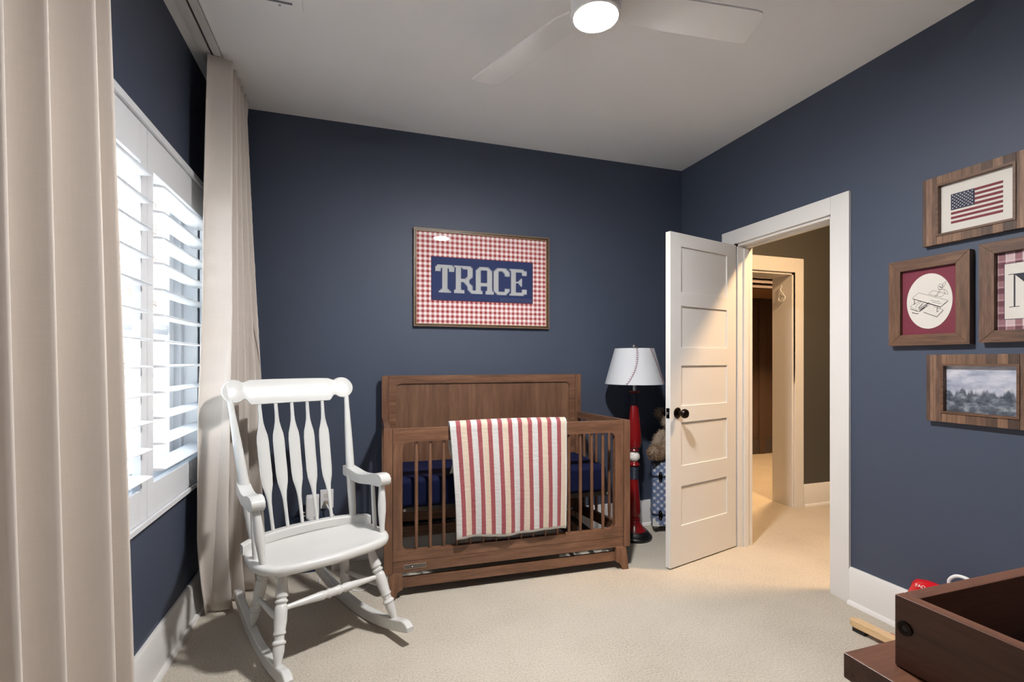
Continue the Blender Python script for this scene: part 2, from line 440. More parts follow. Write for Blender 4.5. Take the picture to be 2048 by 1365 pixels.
for z in (.25, 1.0, 1.78):
    w = MB(); w.lathe([(.006, z - .045), (.007, z - .043), (.007, z + .043), (.006, z + .045)], Matrix.Translation((DW + .006, .036, 0)), 12); w.build('hinge', BRONZE, door)
# closet door on the wall behind the camera (seen only in the picture glass)
d2 = panel_door('door_2', .40, 2.0, Matrix.Translation((2.395, YF + .037, 0)) @ Matrix.Rotation(PI, 4, 'Z'))
w = MB(); w.box(1.90, 1.993, YF, YF + .02, 0, 2.11, .003).box(1.993, 2.413, YF, YF + .02, 2.012, 2.11, .003)
struct(w.build('trim_3', TRIM))

# ------------------------------------------------------------------ window, shutters
win = struct(bpy.data.objects.new('window_1', None)); C.objects.link(win)
GX = -.875
def sash(y0, y1, name):
    w = MB(); w.ring([(y0, WZ0 + .02), (y1, WZ0 + .02), (y1, WZ1 - .02), (y0, WZ1 - .02)],
                     [(y0 + .06, WZ0 + .09), (y1 - .06, WZ0 + .09), (y1 - .06, WZ1 - .08), (y0 + .06, WZ1 - .08)], YZ, GX - .02, GX + .025)
    w.box(GX - .015, GX + .018, y0 + .06, y1 - .06, 1.36, 1.41, .002)
    f = w.build(name, SHUT, win)
    w = MB(); w.box(GX - .002, GX + .002, y0 + .055, y1 - .055, WZ0 + .085, WZ1 - .075); w.build('pane', GLASS, f)
sash(WY0 + .02, 1.74, 'sash'); sash(1.86, WY1 - .10, 'sash')
w = MB(); w.box(XL - WT, XL - .05, 1.73, 1.87, WZ0, WZ1, .003); w.build('mullion', SHUT, win)
w = MB(); w.box(XL - WT, XL - .02, WY0, WY1, WZ0 - .001, WZ0 + .02).box(XL - WT, XL - .02, WY0, WY1, WZ1 - .02, WZ1)
w.box(XL - WT, XL - .02, WY0, WY0 + .02, WZ0, WZ1).box(XL - WT, XL - .02, WY1 - .02, WY1, WZ0, WZ1)
w.box(XL - WT, XL - .08, WY1 - .06, WY1 - .02, WZ0, WZ1, .002).box(XL - WT, XL - .12, WY1 - .10, WY1 - .06, WZ0, WZ1, .002)
w.build('jamb', SHUT, win)
# shutter frame on the wall
w = MB()
def rectp(y0, y1, z0, z1): return [(y0, z0), (y1, z0), (y1, z1), (y0, z1)]
w.ring(rectp(.74, 2.935, .628, 2.138), rectp(.775, 2.902, .652, 2.104), YZ, XL, XL + .016)
w.ring(rectp(.752, 2.926, .634, 2.130), rectp(.775, 2.902, .652, 2.104), YZ, XL + .016, XL + .026)
w.build('shutter_frame', SHUT, win)
PX0, PX1 = XL - .012, XL + .016
def shutter(name, label, y0, y1):
    t = thing(name, label, 'window shutter', (XL, (y0 + y1) / 2, .655), 0, 'louvred shutter panels on the window')
    hw = (y1 - y0) / 2; x0, x1 = PX0 - XL, PX1 - XL; zt = 2.10 - .655
    sw = .055
    for s in (-1, 1):
        w = MB(); w.box(x0, x1, *sorted((s * hw, s * (hw - sw))), 0, zt, .003); w.build('stile', SHUT, t)
    w = MB(); w.box(x0 + .001, x1 - .001, -hw + sw, hw - sw, 0, .118, .003); w.build('bottom_rail', SHUT, t)
    w = MB(); w.box(x0 + .001, x1 - .001, -hw + sw, hw - sw, zt - .138, zt, .003); w.build('top_rail', SHUT, t)
    n = 12; a, b = .118, zt - .138
    for i in range(n):
        z = a + (b - a) * (i + .5) / n
        prof = []
        for j in range(16):
            q = 2 * PI * j / 16; ca = math.cos(q); sa = math.sin(q)
            prof.append((.052 * ca, .0058 * math.copysign(abs(sa) ** .8, sa)))
        th = math.radians(-2)
        w = MB()
        w.prism([(p * math.cos(th) - q * math.sin(th), p * math.sin(th) + q * math.cos(th)) for p, q in prof],
                lambda p, q, d: Vector((p + .002, d, z + q)), -hw + sw + .002, hw - sw - .002)
        w.build('louver', SHUT, t, 50)
    return t
shutter('plantation_shutter', 'white louvred shutter panel beside the gathered far curtain', 2.12, 2.90)
shutter('plantation_shutter', 'white louvred shutter panel half hidden behind the near curtain', 1.325, 2.115)
shutter('plantation_shutter', 'white louvred shutter panel wholly behind the near curtain', .778, 1.32)

# curtain track and curtains
w = MB()
w.box(XL + .055, XL + .095, .25, 3.14, H - .022, H).box(XL + .105, XL + .135, .25, 3.14, H - .022, H).box(XL + .055, XL + .135, .25, 3.14, H - .006, H)
tr = w.build('curtain_track', TRIM); tag(tr, 'white ceiling curtain track with dark slot above the window', 'curtain track')
w = MB(); w.box(XL + .0955, XL + .1045, .25, 3.14, H - .012, H - .007); w.build('track_slot', BLACK, tr)

def curtain(name, label, y0, y1, n, f, zb=.012):
    w = MB(); NS = n * 18; NZ = 46; rings = []
    for k in range(NZ + 1):
        v = k / NZ; z = zb + (H - .026 - zb) * v
        row = []
        for i in range(NS + 1):
            s = i / NS; X, Y = f(s, v); row.append((X, Y, z))
        rings.append(row)
    b = w.bm; R = [[b.verts.new(p) for p in r] for r in rings]
    for a in range(NZ):
        for i in range(NS): b.faces.new((R[a][i], R[a][i + 1], R[a + 1][i + 1], R[a + 1][i]))
    o = w.build(name, LINEN, None, 180)
    md = o.modifiers.new('thick', 'SOLIDIFY'); md.thickness = .003; md.offset = 0
    return tag(o, label, 'curtain', 'linen curtains at the window')
def frt(s, v):
    e = 1 - v
    s2 = s + .03 * math.sin(5.3 * s + 1.2) * e
    n = 5.5 - 1.6 * e
    ph = 2 * PI * n * s2 - 1.9 + .5 * math.sin(2.5 * v + 3 * s) * e
    q = math.sin(ph)
    amp = .048 + .016 * e + .010 * math.sin(9 * s) * e
    xc = -.618 * v + (-.640 + .105 * s) * e
    X = xc + amp * q + .006 * math.sin(4 * v + 7 * s) * e
    Y = 2.60 - .062 * min(1, e * 1.15) ** .9 * (1 - s) + s * .42 + .022 * math.cos(ph) * (.3 + e)
    X -= .04 * max(0, 1 - v / .55) * max(0, 1 - s / .5)
    if v < .16: Y += .13 * (1 - v / .16) ** 1.5 * (1 - s)
    return max(X, -.690 + .004 * q), min(Y, 3.10)
def flt(s, v):
    n = 7.3; e = 1 - v
    g = s + .011 * math.sin(13 * s + .4) + .008 * math.sin(29 * s)
    ph = 2 * PI * n * g + 2.3 + .35 * math.sin(2 * v + 5 * s) * e
    q = math.sin(ph) * .8 + .2 * math.sin(2 * ph + .8)
    amp = .046 + .020 * e + .010 * math.sin(17 * s + .6)
    X = -.618 + amp * q + .010 * e * math.sin(6 * s + 3 * v)
    Y = .56 + s * (.930 + .18 * e ** 1.3) + .018 * math.cos(ph)
    return max(X, -.688 + .004 * q), Y
curtain('curtain', 'cream linen curtain gathered in the corner behind the white rocking chair', 2.6, 3.1, 7, frt)
curtain('curtain', 'cream linen curtain nearest the camera, filling the left edge', .62, 1.62, 10, flt)

# ceiling vent
t = thing('ceiling_vent', 'white ceiling air vent near the curtain track', 'vent', (-.32, 2.06, H - .012))
w = MB(); w.box(-.11, .11, -.15, .15, .004, .012, .002); w.build('vent_plate', CEIL, t)
for i in range(5):
    w = MB(); w.box(-.07, .07, -.075 + .045 * i, -.066 + .045 * i, .001, .0055); w.build('vent_slot', paint('vent_shadow_grey', (120, 122, 126), .7), t)
w = MB(); w.lathe([(0, 0), (.005, .001), (.005, .005)], Matrix.Translation((.02, .13, 0)), 12); w.build('screw', STEEL, t)

# ------------------------------------------------------------------ ceiling fan
t = thing('ceiling_fan', 'white three-blade ceiling fan with a round glowing light', 'ceiling fan', (.808, 1.532, 2.455))
w = MB(); w.lathe([(.078, .0), (.086, .004), (.088, .012), (.088, .07), (.082, .074), (.082, .082), (.088, .086), (.088, .14), (.07, .15), (0, .15)], None, 48, False); w.build('motor_housing', WHITEP, t)
FANL = emit('warm_lamp_glow', (255, 252, 250), 350.0)
w = MB(); w.lathe([(0, -.010), (.03, -.009), (.06, -.005), (.078, .002), (.078, .006), (0, .006)], None, 48, False); w.build('light_diffuser', FANL, t)
w = MB(); w.lathe([(.014, .15), (.014, .20)], None, 16).lathe([(.065, .265), (.065, .22), (.05, .205), (.02, .195)], None, 32, False); w.build('mounting_canopy', WHITEP, t)
for a in (113, -6, 233):
    w = MB(); pts = []
    M = Matrix.Rotation(math.radians(a), 4, 'Z') @ Matrix.Translation((0, 0, .055)) @ Matrix.Rotation(math.radians(-10), 4, 'X')
    out = [(.085, -.045), (.14, -.062), (.30, -.068), (.60, -.071), (.625, -.068), (.642, -.05), (.648, .066), (.63, .071), (.30, .068), (.14, .062), (.085, .045)]
    w.prism(out, lambda p, q, d: M @ Vector((p, q, d)), -.004, .004, .0015, 1)
    bl = w.build('blade', WHITEP, t)

# ------------------------------------------------------------------ gingham picture
def picture(name, label, loc, rz): return thing(name, label, 'framed picture', loc, rz)
g = picture('framed_stitchery', 'large framed white stitched letters on navy within red gingham', (.822, YB - .001, 1.783), 0)
hx, hz = .468, .318
def moulding(root, hx, hz, steps, mat, matz, name='frame'):
    """steps: list of (inset0, inset1, y_front, y_back)"""
    w = MB()
    for i0, i1, yf, yb in steps:
        w.ring([(-hx + i0, -hz + i0), (hx - i0, -hz + i0), (hx - i0, hz - i0), (-hx + i0, hz - i0)],
               [(-hx + i1, -hz + i1), (hx - i1, -hz + i1), (hx - i1, hz - i1), (-hx + i1, hz - i1)], XZ, yf, yb)
    return w.build(name, mat, root)
GOLD = paint('antique_gilt', (140, 112, 76), .45)
moulding(g, hx, hz, [(.0035, .014, -.024, -.001)], GOLDW, None)
moulding(g, hx, hz, [(0, .004, -.027, -.001), (.013, .019, -.021, -.001)], GOLD, None, 'gilt_edge')
w = MB(); w.box(-hx + .016, hx - .016, -.010, -.004, -hz + .016, hz - .016); w.build('gingham_mat', GING, g)
w = MB(); w.box(-.356, .352, -.0125, -.009, -.147, .141); w.build('backing_edge', STITCH, g)
w = MB(); w.box(-.354, .349, -.0140, -.010, -.144, .139); w.build('navy_panel', NAVYC, g)
LET = {
'T': [".#########.", "###########", "###.###.###", "###.###.###"] + ["....###...."] * 11 + ["...#####...", "..#######.."],
'R': ["##########..", ".###.######.", ".###....###.", ".###....###.", ".###....###.", ".###....###.", ".###....###.", ".###...###..", ".########...", ".########...", ".###..###...", ".###...###..", ".###....###.", ".###....###.", ".###....###.", "######...###", "######....##"],
'A': ["...######...", "..########..", ".###....###.", ".###....###.", ".###....###.", ".###....###.", ".###....###.", ".###....###.", ".###....###.", ".###....###.", ".##########.", ".##########.", ".###....###.", ".###....###.", ".###....###.", "#####..#####", "#####..#####"],
'C': ["..######..", ".########.", "###...####", "###....###", "###....###"] + ["###......."] * 8 + ["###....###", "###....###", ".########.", "..######.."],
'E': ["#########..", ".##########", ".###....###", ".###....###", ".###.......", ".###.......", ".###...#...", ".###..##...", ".#######...", ".###..##...", ".###...#...", ".###.......", ".###.......", ".###....###", ".###....###", ".##########", "#########.."]}
col = 0; px, pz = .0113, .0107
x0, z0 = .494 - .822, 1.871 - 1.783
for ch in 'TRACE':
    w = MB(); rows = LET[ch]
    for r, row in enumerate(rows):
        for c_, q in enumerate(row):
            if q != '#': continue
            cx = x0 + (col + c_ + .5) * px; cz = z0 - (r + .5) * pz
            for s in (1, -1):
                d = Vector((px * .56, 0, pz * .56 * s)); n_ = Vector((-d.z, 0, d.x)).normalized() * .0010
                y = -.0150 - (.0003 if s > 0 else 0); c0 = Vector((cx, y, cz))
                vs = [w.bm.verts.new(c0 - d - n_), w.bm.verts.new(c0 + d - n_), w.bm.verts.new(c0 + d + n_), w.bm.verts.new(c0 - d + n_)]
                ve = w.bm.faces.new(vs)
    w.build('stitched_letter', THREAD, g)
    col += len(rows[0])
w = MB(); w.box(-hx + .014, hx - .014, -.0185, -.0175, -hz + .014, hz - .014); w.build('glass_pane', GLASS, g)

# ------------------------------------------------------------------ gallery on the right wall (local x runs towards the camera side)
RZ = -PI / 2
def gframe(label, yc, zc, hx, hz, iw_x, iw_z, kind):
    t = picture('framed_picture', label, (XR - .001, yc, zc), RZ)
    if kind == 'mitre' or kind == 'mitre2':
        mx, mz = (BARN, BARNZ) if kind == 'mitre' else (BARN2, BARN2Z)
        for s in (-1, 1):
            w = MB(); w.prism([(-hx, s * hz), (hx, s * hz), (hx - iw_x, s * (hz - iw_z)), (-hx + iw_x, s * (hz - iw_z))], XZ, -.030, -.001, .002); w.build('frame_rail', mx, t)
            w = MB(); w.prism([(s * hx, -hz), (s * hx, hz), (s * (hx - iw_x), hz - iw_z), (s * (hx - iw_x), -hz + iw_z)], XZ, -.030, -.001, .002); w.build('frame_stile', mz, t)
    else:
        for s in (-1, 1):
            w = MB(); w.box(-hx + iw_x - .008, hx - iw_x + .008, -.026, -.001, *sorted((s * hz, s * (hz - iw_z + .008))), .002); w.build('frame_rail', RECX, t)
            w = MB(); w.box(*sorted((s * hx, s * (hx - iw_x + .008))), -.026, -.001, -hz, hz, .002); w.build('frame_stile', RECZ, t)
        ix, iz = hx - iw_x, hz - iw_z
        w = MB(); w.ring([(-ix - .009, -iz - .009), (ix + .009, -iz - .009), (ix + .009, iz + .009), (-ix - .009, iz + .009)],
                         [(-ix, -iz), (ix, -iz), (ix, iz), (-ix, iz)], XZ, -.030, -.006); w.build('inner_lip', BARN, t)
    return t
def card(t, name, mat, x0, x1, z0, z1, y): w = MB(); w.box(x0, x1, y, y + .003, z0, z1); return w.build(name, mat, t)
# flag picture
yc, zc = 1.285, 1.889
t = gframe('framed striped flag with stars, topmost on the right wall', yc, zc, .186, .147, .062, .044, 'rec')
card(t, 'mat_board', PAPER, -.125, .125, -.104, .104, -.010)
fx0, fx1, fz0, fz1 = -.0865, .0855, -.0675, .0565
sh = (fz1 - fz0) / 13
FRED = paint('flag_red', (112, 36, 48), .7); FNAVY = paint('flag_navy', (38, 44, 66), .7)
cant_x = fx0 + .0815; cant_z = fz1 - 7 * sh
w = MB()
for i in range(0, 13, 2):
    w.box(cant_x if i < 7 else fx0, fx1, -.0118, -.010, fz1 - (i + 1) * sh, fz1 - i * sh)
w.build('flag_stripes', FRED, t)
card(t, 'flag_canton', FNAVY, fx0, cant_x, cant_z, fz1, -.0125)
w = MB()
for r in range(9):
    for c_ in range(6 if r % 2 == 0 else 5):
        cx = fx0 + .0815 * ((c_ * 2 + 1 + (r % 2)) / 12.0); cz = cant_z + (fz1 - cant_z) * (r + 1) / 10
        st = []
        for q in range(10):
            rr = .0030 if q % 2 == 0 else .0016; a = PI / 2 + q * PI / 5; st.append((cx + rr * math.cos(a), cz + rr * math.sin(a)))
        w.prism(st, XZ, -.0130, -.0124)
w.build('flag_stars', PAPER, t)
# biplane picture
t = gframe('framed line drawing of a biplane in a white oval on maroon', 1.4535, 1.503, .1575, .195, .050, .049, 'mitre')
card(t, 'mat_board', MAROON, -.112, .112, -.150, .150, -.012)
w = MB(); w.prism([(.089 * math.cos(2 * PI * i / 48), .1215 * math.sin(2 * PI * i / 48)) for i in range(48)], XZ, -.0135, -.0118); w.build('oval_card', PAPER, t)
def ink_lines(t, lines, wd, name='drawing', mat=INK):
    w = MB()
    for ln in lines:
        P = [Vector(((x - 517) / 267 * .089, -.0142, -(y - 780) / 330 * .1215)) for x, y in ln]
        for a, b in zip(P, P[1:]):
            d = (b - a); 
            if d.length < 1e-6: continue
            n_ = Vector((-d.z, 0, d.x)).normalized() * wd / 2; e = d.normalized() * wd * .3
            w.bm.faces.new([w.bm.verts.new(q) for q in (a - e - n_, b + e - n_, b + e + n_, a - e + n_)])
    return w.build(name, mat, t)
def arc(cx, cy, rx, ry, a0=0, a1=360, rot=0, n=18):
    o = []
    for i in range(n + 1):
        a = math.radians(a0 + (a1 - a0) * i / n); x = rx * math.cos(a); y = ry * math.sin(a); r = math.radians(rot)
        o.append((cx + x * math.cos(r) - y * math.sin(r), cy + x * math.sin(r) + y * math.cos(r)))
    return o
L = [[(325, 715), (400, 668), (735, 795), (655, 860), (325, 730), (325, 715)], [(325, 733), (650, 868), (738, 803)],
     [(300, 820), (360, 788), (430, 770)], [(300, 820), (300, 835), (395, 880)], [(455, 905), (610, 972), (682, 900), (640, 880)], [(455, 912), (612, 980), (684, 908)],
     [(338, 735), (345, 800)], [(348, 740), (352, 802)], [(388, 765), (396, 782)], [(613, 862), (610, 915)], [(622, 862), (620, 915)], [(650, 868), (646, 888)],
     [(330, 806), (352, 800)], [(604, 918), (630, 912)],
     [(300, 853), (372, 890), (412, 897), (530, 822)], [(430, 782), (372, 815), (360, 850)], [(400, 897), (522, 800)],
     [(520, 690), (565, 660), (705, 712), (660, 746), (520, 700), (520, 690)], [(590, 735), (640, 668)], [(600, 738), (655, 672)],
     arc(652, 628, 28, 34), arc(690, 606, 12, 36, rot=35), arc(712, 695, 14, 34, rot=-30), [(625, 655), (690, 660)],
     [(318, 895), (350, 915), (400, 920)], [(300, 853), (385, 893)], [(540, 775), (640, 800)], [(560, 800), (660, 825)], [(570, 850), (640, 880)]]
ink_lines(t, L, .0011)
ink_lines(t, [[(300, 855), (385, 892)], [(400, 860), (520, 800)], [(405, 875), (500, 830)], [(410, 890), (470, 850)], [(395, 850), (450, 800)], [(640, 620), (665, 640)], [(320, 905), (390, 922)], [(330, 733), (650, 866)]], .0026, 'shading')
# initial picture
t = gframe('framed serif initial on plaid mat, cut by the right edge', 1.108, 1.510, .158, .198, .049, .047, 'mitre2')
card(t, 'plaid_mat', PLAID, -.112, .112, -.154, .154, -.012)
card(t, 'card_edge', DARKINK, -.0865, .0865, -.1105, .1065, -.0130)
card(t, 'card', PAPER, -.0845, .0845, -.1085, .1045, -.0136)
w = MB()
hz = .0635
for s in (-1, 1):
    w.box(s * .055 - .0022, s * .055 + .0022, -.0148, -.0136, -hz, hz)
w.box(-.073, -.048, -.0148, -.0136, hz - .002, hz).box(-.070, -.040, -.0148, -.0136, -hz, -hz + .002).box(.040, .073, -.0148, -.0136, hz - .002, hz)
w.prism([(-.056, hz), (-.020, hz), (.057, -hz), (.052, -hz)], XZ, -.0148, -.0136)
w.build('letter', DARKINK, t)
w = MB(); w.box(-.111, .111, -.0185, -.0178, -.152, .152); w.build('glass_pane', GLASS, t)
# seascape picture
t = gframe('framed cloudy seascape in reclaimed wood, lowest on the right wall', 1.270, 1.122, .186, .1445, .066, .048, 'rec')
card(t, 'print', SEA, -.121, .121, -.098, .098, -.010)
w = MB(); w.box(-.1215, .1215, -.0165, -.0158, -.098, .098); w.build('glass_pane', GLASS, t)

# ------------------------------------------------------------------ crib
crib = thing('crib', 'brown wooden baby crib with spindle sides against the back wall', 'crib', (.144, 2.567, 0), math.radians(-1.7))
HBY = .534; XB0, XB1 = -.008, 1.335           # headboard
for x0, x1 in ((-.008, .0365), (1.377, 1.418)):
    w = MB(); w.box(x0, x1, 0, .05, .131, .885, .0025); w.build('post', CWZ, crib)
w = MB(); w.ring(rect_as(.038, 1.3755, .1905, .884), rrect(.087, 1.321, .242, .814, .034), XZ, .006, .038); w.build('front_frame', CW, crib)
for a, b in ((.0385, .0865), (1.3215, 1.375)):
    w = MB(); w.box(a, b, .0045, .01, .254, .800, .0006); w.build('front_stile', CWZ, crib)
w = MB(); w.box(.038, 1.3755, .005, .038, .131, .1885, .002); w.build('apron', CW, crib)
w = MB(); w.box(.075, 1.340, .012, .034, .048, .102, .003); w.build('stretcher', CW, crib)
def leg(s, y, fy):
    """s=0 left, 1 right"""
    w = MB()
    o = [(.018, .131), (.086, .131), (.086, .106), (.088, .048), (.070, .043), (.060, .034), (.053, .02), (.049, 0), (.008, 0), (.012, .06)]
    if s: o = [(1.41 - p, q) for p, q in o]
    w.prism(o, lambda p, q, d: Vector((p, d - fy * (1 - q / .131) * .014, q)), y, y + .042, .0015, 1); w.build('leg', CWZ, crib)
for s in (0, 1): leg(s, .003, 1)
for k, x in enumerate((.045, 1.30)):
    w = MB(); w.prism([(0, .131), (.04, .131), (.036, 0), (.004, 0)], lambda p, q, d: Vector((x + p - .03, d, q)), HBY - .01, HBY + .028, .0015, 1); w.build('leg', CWZ, crib)
for i in range(16):
    x = .087 + (1.321 - .087) * (i + 1) / 17
    w = MB(); w.lathe([(.0075, .240), (.0095, .30), (.0098, .53), (.0095, .76), (.0075, .816)], Matrix.Translation((x, .022, 0)), 12); w.build('spindle', CWZ, crib)
# headboard
for x0, x1 in ((XB0, XB0 + .042), (XB1 - .042, XB1)):
    w = MB(); w.box(x0, x1, HBY - .012, HBY + .028, .131, 1.146, .0025); w.build('post', CWZ, crib)
w = MB(); w.ring(rect_as(XB0 + .043, XB1 - .043, .228, 1.147), rrect(XB0 + .086, XB1 - .086, .30, 1.096, .034), XZ, HBY - .006, HBY + .024); hb = w.build('headboard', CW, crib)
w = MB(); w.box(XB0 + .08, XB1 - .08, HBY + .004, HBY + .016, .28, 1.105); w.build('headboard_panel', wood('crib_panel_wood', (80, 55, 40), (106, 76, 57), (130, 98, 75), 'z', .42, .55), hb)
w = MB(); w.box(XB0 + .043, XB1 - .043, HBY - .004, HBY + .02, .127, .196, .002); w.build('lower_rail', CW, crib)
# sides
for k, (xf, xb) in enumerate(((.003, .003), (1.408, 1.325))):
    def side(y): return xf + (xb - xf) * (y - .05) / (HBY - .062)
    sg = 1 if k == 0 else -1
    def bar(z0, z1, th=.03, name='side_rail', mat=CWY):
        w = MB()
        w.loft([[(side(y) - sg * .006, y, z0), (side(y) + sg * (th - .006), y, z0), (side(y) + sg * (th - .006), y, z1), (side(y) - sg * .006, y, z1)] for y in (.05, HBY - .012)]); w.build(name, mat, crib)
    bar(.842, .885); bar(.185, .245)
    for i in range(6):
        y = .05 + (HBY - .062) * (i + 1) / 7
        w = MB(); w.lathe([(.0075, .24), (.0095, .30), (.0098, .53), (.0095, .80), (.0075, .845)], Matrix.Translation((side(y) + sg * .009, y, 0)), 12); w.build('spindle', CWZ, crib)
# mattress support
w = MB()
for y in (.07, .50): w.box(.05, 1.30, y, y + .02, .425, .452, .002)
for i in range(7): w.box(.05 + i * .205, .075 + i * .205, .07, .52, .43, .442)
w.build('mattress_support', metal('dark_spring_frame', (70, 66, 62), .45), crib)
for x in (1.12, 1.25):
    w = MB(); w.box(x, x + .025, .05, HBY - .01, .135, .165, .002); w.build('support_bar', BLACK, crib)
for x in (.10, 1.30):
    w = MB(); w.lathe([(0, 0), (.008, 0), (.008, .004), (0, .006)], Matrix.Translation((x, .065, .44)) @ Matrix.Rotation(PI / 2, 4, 'X'), 12); w.build('bolt', STEEL, crib)
# maker plate (unreadably small print)
w = MB(); w.box(.094, .207, .0035, .0055, .149, .172, .0008); npl = w.build('name_plate', BRAND, crib)
w = MB(); w.box(.0965, .2045, .0028, .0040, .1525, .1685, .0004); w.build('plate_field', BLACK, npl)
w = MB(); xx = .099
while xx < .201:
    ww = rnd.uniform(.003, .0055)
    if not (.131 < xx < .141): w.box(xx, xx + ww * .55, .0023, .0030, .1555, .1655)
    xx += ww + .0016
w.build('plate_print', BRAND, npl)
w = MB(); w.lathe([(.0, 0), (.0035, 0), (.0035, .001), (0, .001)], Matrix.Translation((.137, .0028, .160)) @ Matrix.Rotation(PI / 2, 4, 'X'), 12); w.build('plate_dot', WHITEP, npl)
# mattress
b = MB(); b.box(.050, 1.290, .045, .515, .453, .612, .028, 4)
mt = b.build('crib_mattress', SHEETM); mt.location = crib.location; mt.rotation_euler = crib.rotation_euler
tag(mt, 'navy fitted sheet mattress lying inside the brown crib', 'mattress')
# quilt over the front rail
def quilt():
    w = MB(); path = []
    for i in range(31): path.append((-.010 - .006 * math.sin(i / 30 * PI), .284 + (.868 - .284) * i / 30))
    for i in range(1, 10):
        a = PI - PI * i / 10; path.append((.022 + .035 * math.cos(a), .876 + .034 * math.sin(a)))
    for i in range(15): path.append((.060 + .004 * math.sin(i), .868 - (.868 - .622) * i / 14))
    NU = 80; NV = len(path); uvs = {}
    b = w.bm; R = []
    for j, (y, z) in enumerate(path):
        row = []
        back = j > 40; tt = min(1, max(0, (z - .284) / .6))
        for i in range(NU + 1):
            u = i / NU
            xl = .366 - .033 * tt ** 1.5; xr = .999 + .004 * tt
            if back: xl = .345 + .012 * math.sin(z * 30); xr = .985
            x = xl + (xr - xl) * u
            wv = .007 * math.sin(u * 17 + 1.3 * (1 - tt)) * (1 - tt) + .004 * math.sin(u * 31 + 4 * tt) * (1 - tt)
            yy = y - (wv + .010 * (1 - tt) * (1 if not back else -.2))
            if not back and z < .86: yy = min(yy, -.006)
            zz = z + (.006 * math.sin(u * 9 + .5) * (1 - tt) if not back else 0) + (.012 * math.sin(u * PI) if 31 <= j <= 40 else 0) * .4
            row.append(b.verts.new((x, yy, zz))); uvs[len(uvs)] = (u, j / (NV - 1))
        R.append(row)
    for j in range(NV - 1):
        for i in range(NU): b.faces.new((R[j][i], R[j][i + 1], R[j + 1][i + 1], R[j + 1][i]))
    o = w.build('striped_quilt', QUILT, None, 180)
    me = o.data; uvl = me.uv_layers.new(name='UVMap')
    for lp in me.loops: uvl.data[lp.index].uv = uvs[lp.vertex_index]
    md = o.modifiers.new('thick', 'SOLIDIFY'); md.thickness = .008; md.offset = 0
    o.location = crib.location; o.rotation_euler = crib.rotation_euler
    tag(o, 'red, white and cream striped quilt draped over the crib rail', 'quilt')
quilt()

# ------------------------------------------------------------------ rocking chair
rc = thing('rocking_chair', 'white wooden rocking chair with arrow-shaped back spindles near the window', 'rocking chair', (-.167, 2.344, 0), math.radians(26))
def spline(P, n=8, closed=True):
    out = []; m = len(P)
    for i in range(m if closed else m - 1):
        p0, p1, p2, p3 = (P[(i - 1) % m], P[i], P[(i + 1) % m], P[(i + 2) % m]) if closed else (P[max(i - 1, 0)], P[i], P[i + 1], P[min(i + 2, m - 1)])
        for k in range(n):
            t_ = k / n
            out.append(tuple(.5 * (2 * b + (c - a) * t_ + (2 * a - 5 * b + 4 * c - d) * t_ ** 2 + (3 * b - a - 3 * c + d) * t_ ** 3) for a, b, c, d in zip(p0, p1, p2, p3)))
    if not closed: out.append(P[-1])
    return out
half = [(0, -.236), (.09, -.228), (.18, -.215), (.245, -.188), (.284, -.13), (.296, -.05), (.287, .05), (.255, .12), (.18, .165), (.09, .188)]
outl = spline(half + [(0, .192)] + [(-x, y) for x, y in reversed(half[1:])], 6)
rings = []
def rg(s, z, sc=0): 
    r = []
    for x, y in outl:
        X, Y = x * s, -.02 + (y + .02) * s
        d = sc * max(0, 1 - (X / .26) ** 2) * max(0, 1 - ((Y + .0) / .21) ** 2)
        r.append((X, Y, z - d))
    return r
rings = [rg(.02, .392), rg(.94, .392), rg(.985, .397), rg(1.0, .408), rg(1.0, .418), rg(.985, .427), rg(.95, .431, .02), rg(.85, .431, .022), rg(.7, .431, .022), rg(.5, .431, .02), rg(.25, .431, .018), rg(.02, .431, .016)]
MB().loft(rings).build('seat', CHAIRW, rc, 60)
ya = lambda x: .168 - .55 * x * x - 7.5 * x ** 4
w = MB(); R = []
for i in range(41):
    x = -.29 + .58 * i / 40; y = ya(x)
    R.append([(x, y - .018, .424), (x, y + .024, .424), (x, y + .024, .458), (x, y + .018, .464), (x, y - .012, .464), (x, y - .018, .458)])
w.loft(R); w.build('seat_back_rim', CHAIRW, rc)
# crest rail
ycr = lambda x: .335 - .30 * x * x
def crest_tb(x):
    a = abs(x); er, ec = .053, .257
    top = .052 - .10 * max(0, a - .05) ** 2; bot = -.066
    if a > .185:
        f = min(1, (a - .185) / .028); f = f * f * (3 - 2 * f); top = top - .008 * f; bot = bot + .028 * f
    if a > ec - .045:
        q = math.sqrt(max(0, er * er - (a - ec) ** 2)); e = min(1, (a - (ec - .045)) / .02)
        top = top * (1 - e) + (q + .0) * e; bot = bot * (1 - e) + (-q + .0) * e
    return top, bot
w = MB(); R = []
for i in range(97):
    u = -1 + 2 * i / 96; x = .3095 * math.sin(u * PI / 2) ** 1 if abs(u) < 1 else math.copysign(.3095, u)
    tp, bt = crest_tb(x); y = ycr(x); k = .23; zc_ = 1.098
    e = .005
    def pt(z, dy): return (x, y + k * z + dy, zc_ + z)
    tp = max(tp, bt + .004)
    R.append([pt(bt + e * .5, -.012), pt(bt, -.009), pt(bt, .009), pt(bt + e * .5, .012), pt(tp - e * .5, .012), pt(tp, .009), pt(tp, -.009), pt(tp - e * .5, -.012)])
w.loft(R); w.build('crest_rail', CHAIRW, rc, 50)
# posts
for s in (-1, 1):
    a = (s * .228, ya(.228), .45); b = (s * .277, ycr(.277) + .23 * -.045, 1.058)
    w = MB(); w.turned(a, b, [(0, .016), (.1, .019), (.3, .021), (.45, .021), (.7, .018), (.9, .013), (1, .012)], 18); w.build('back_post', CHAIRW, rc)
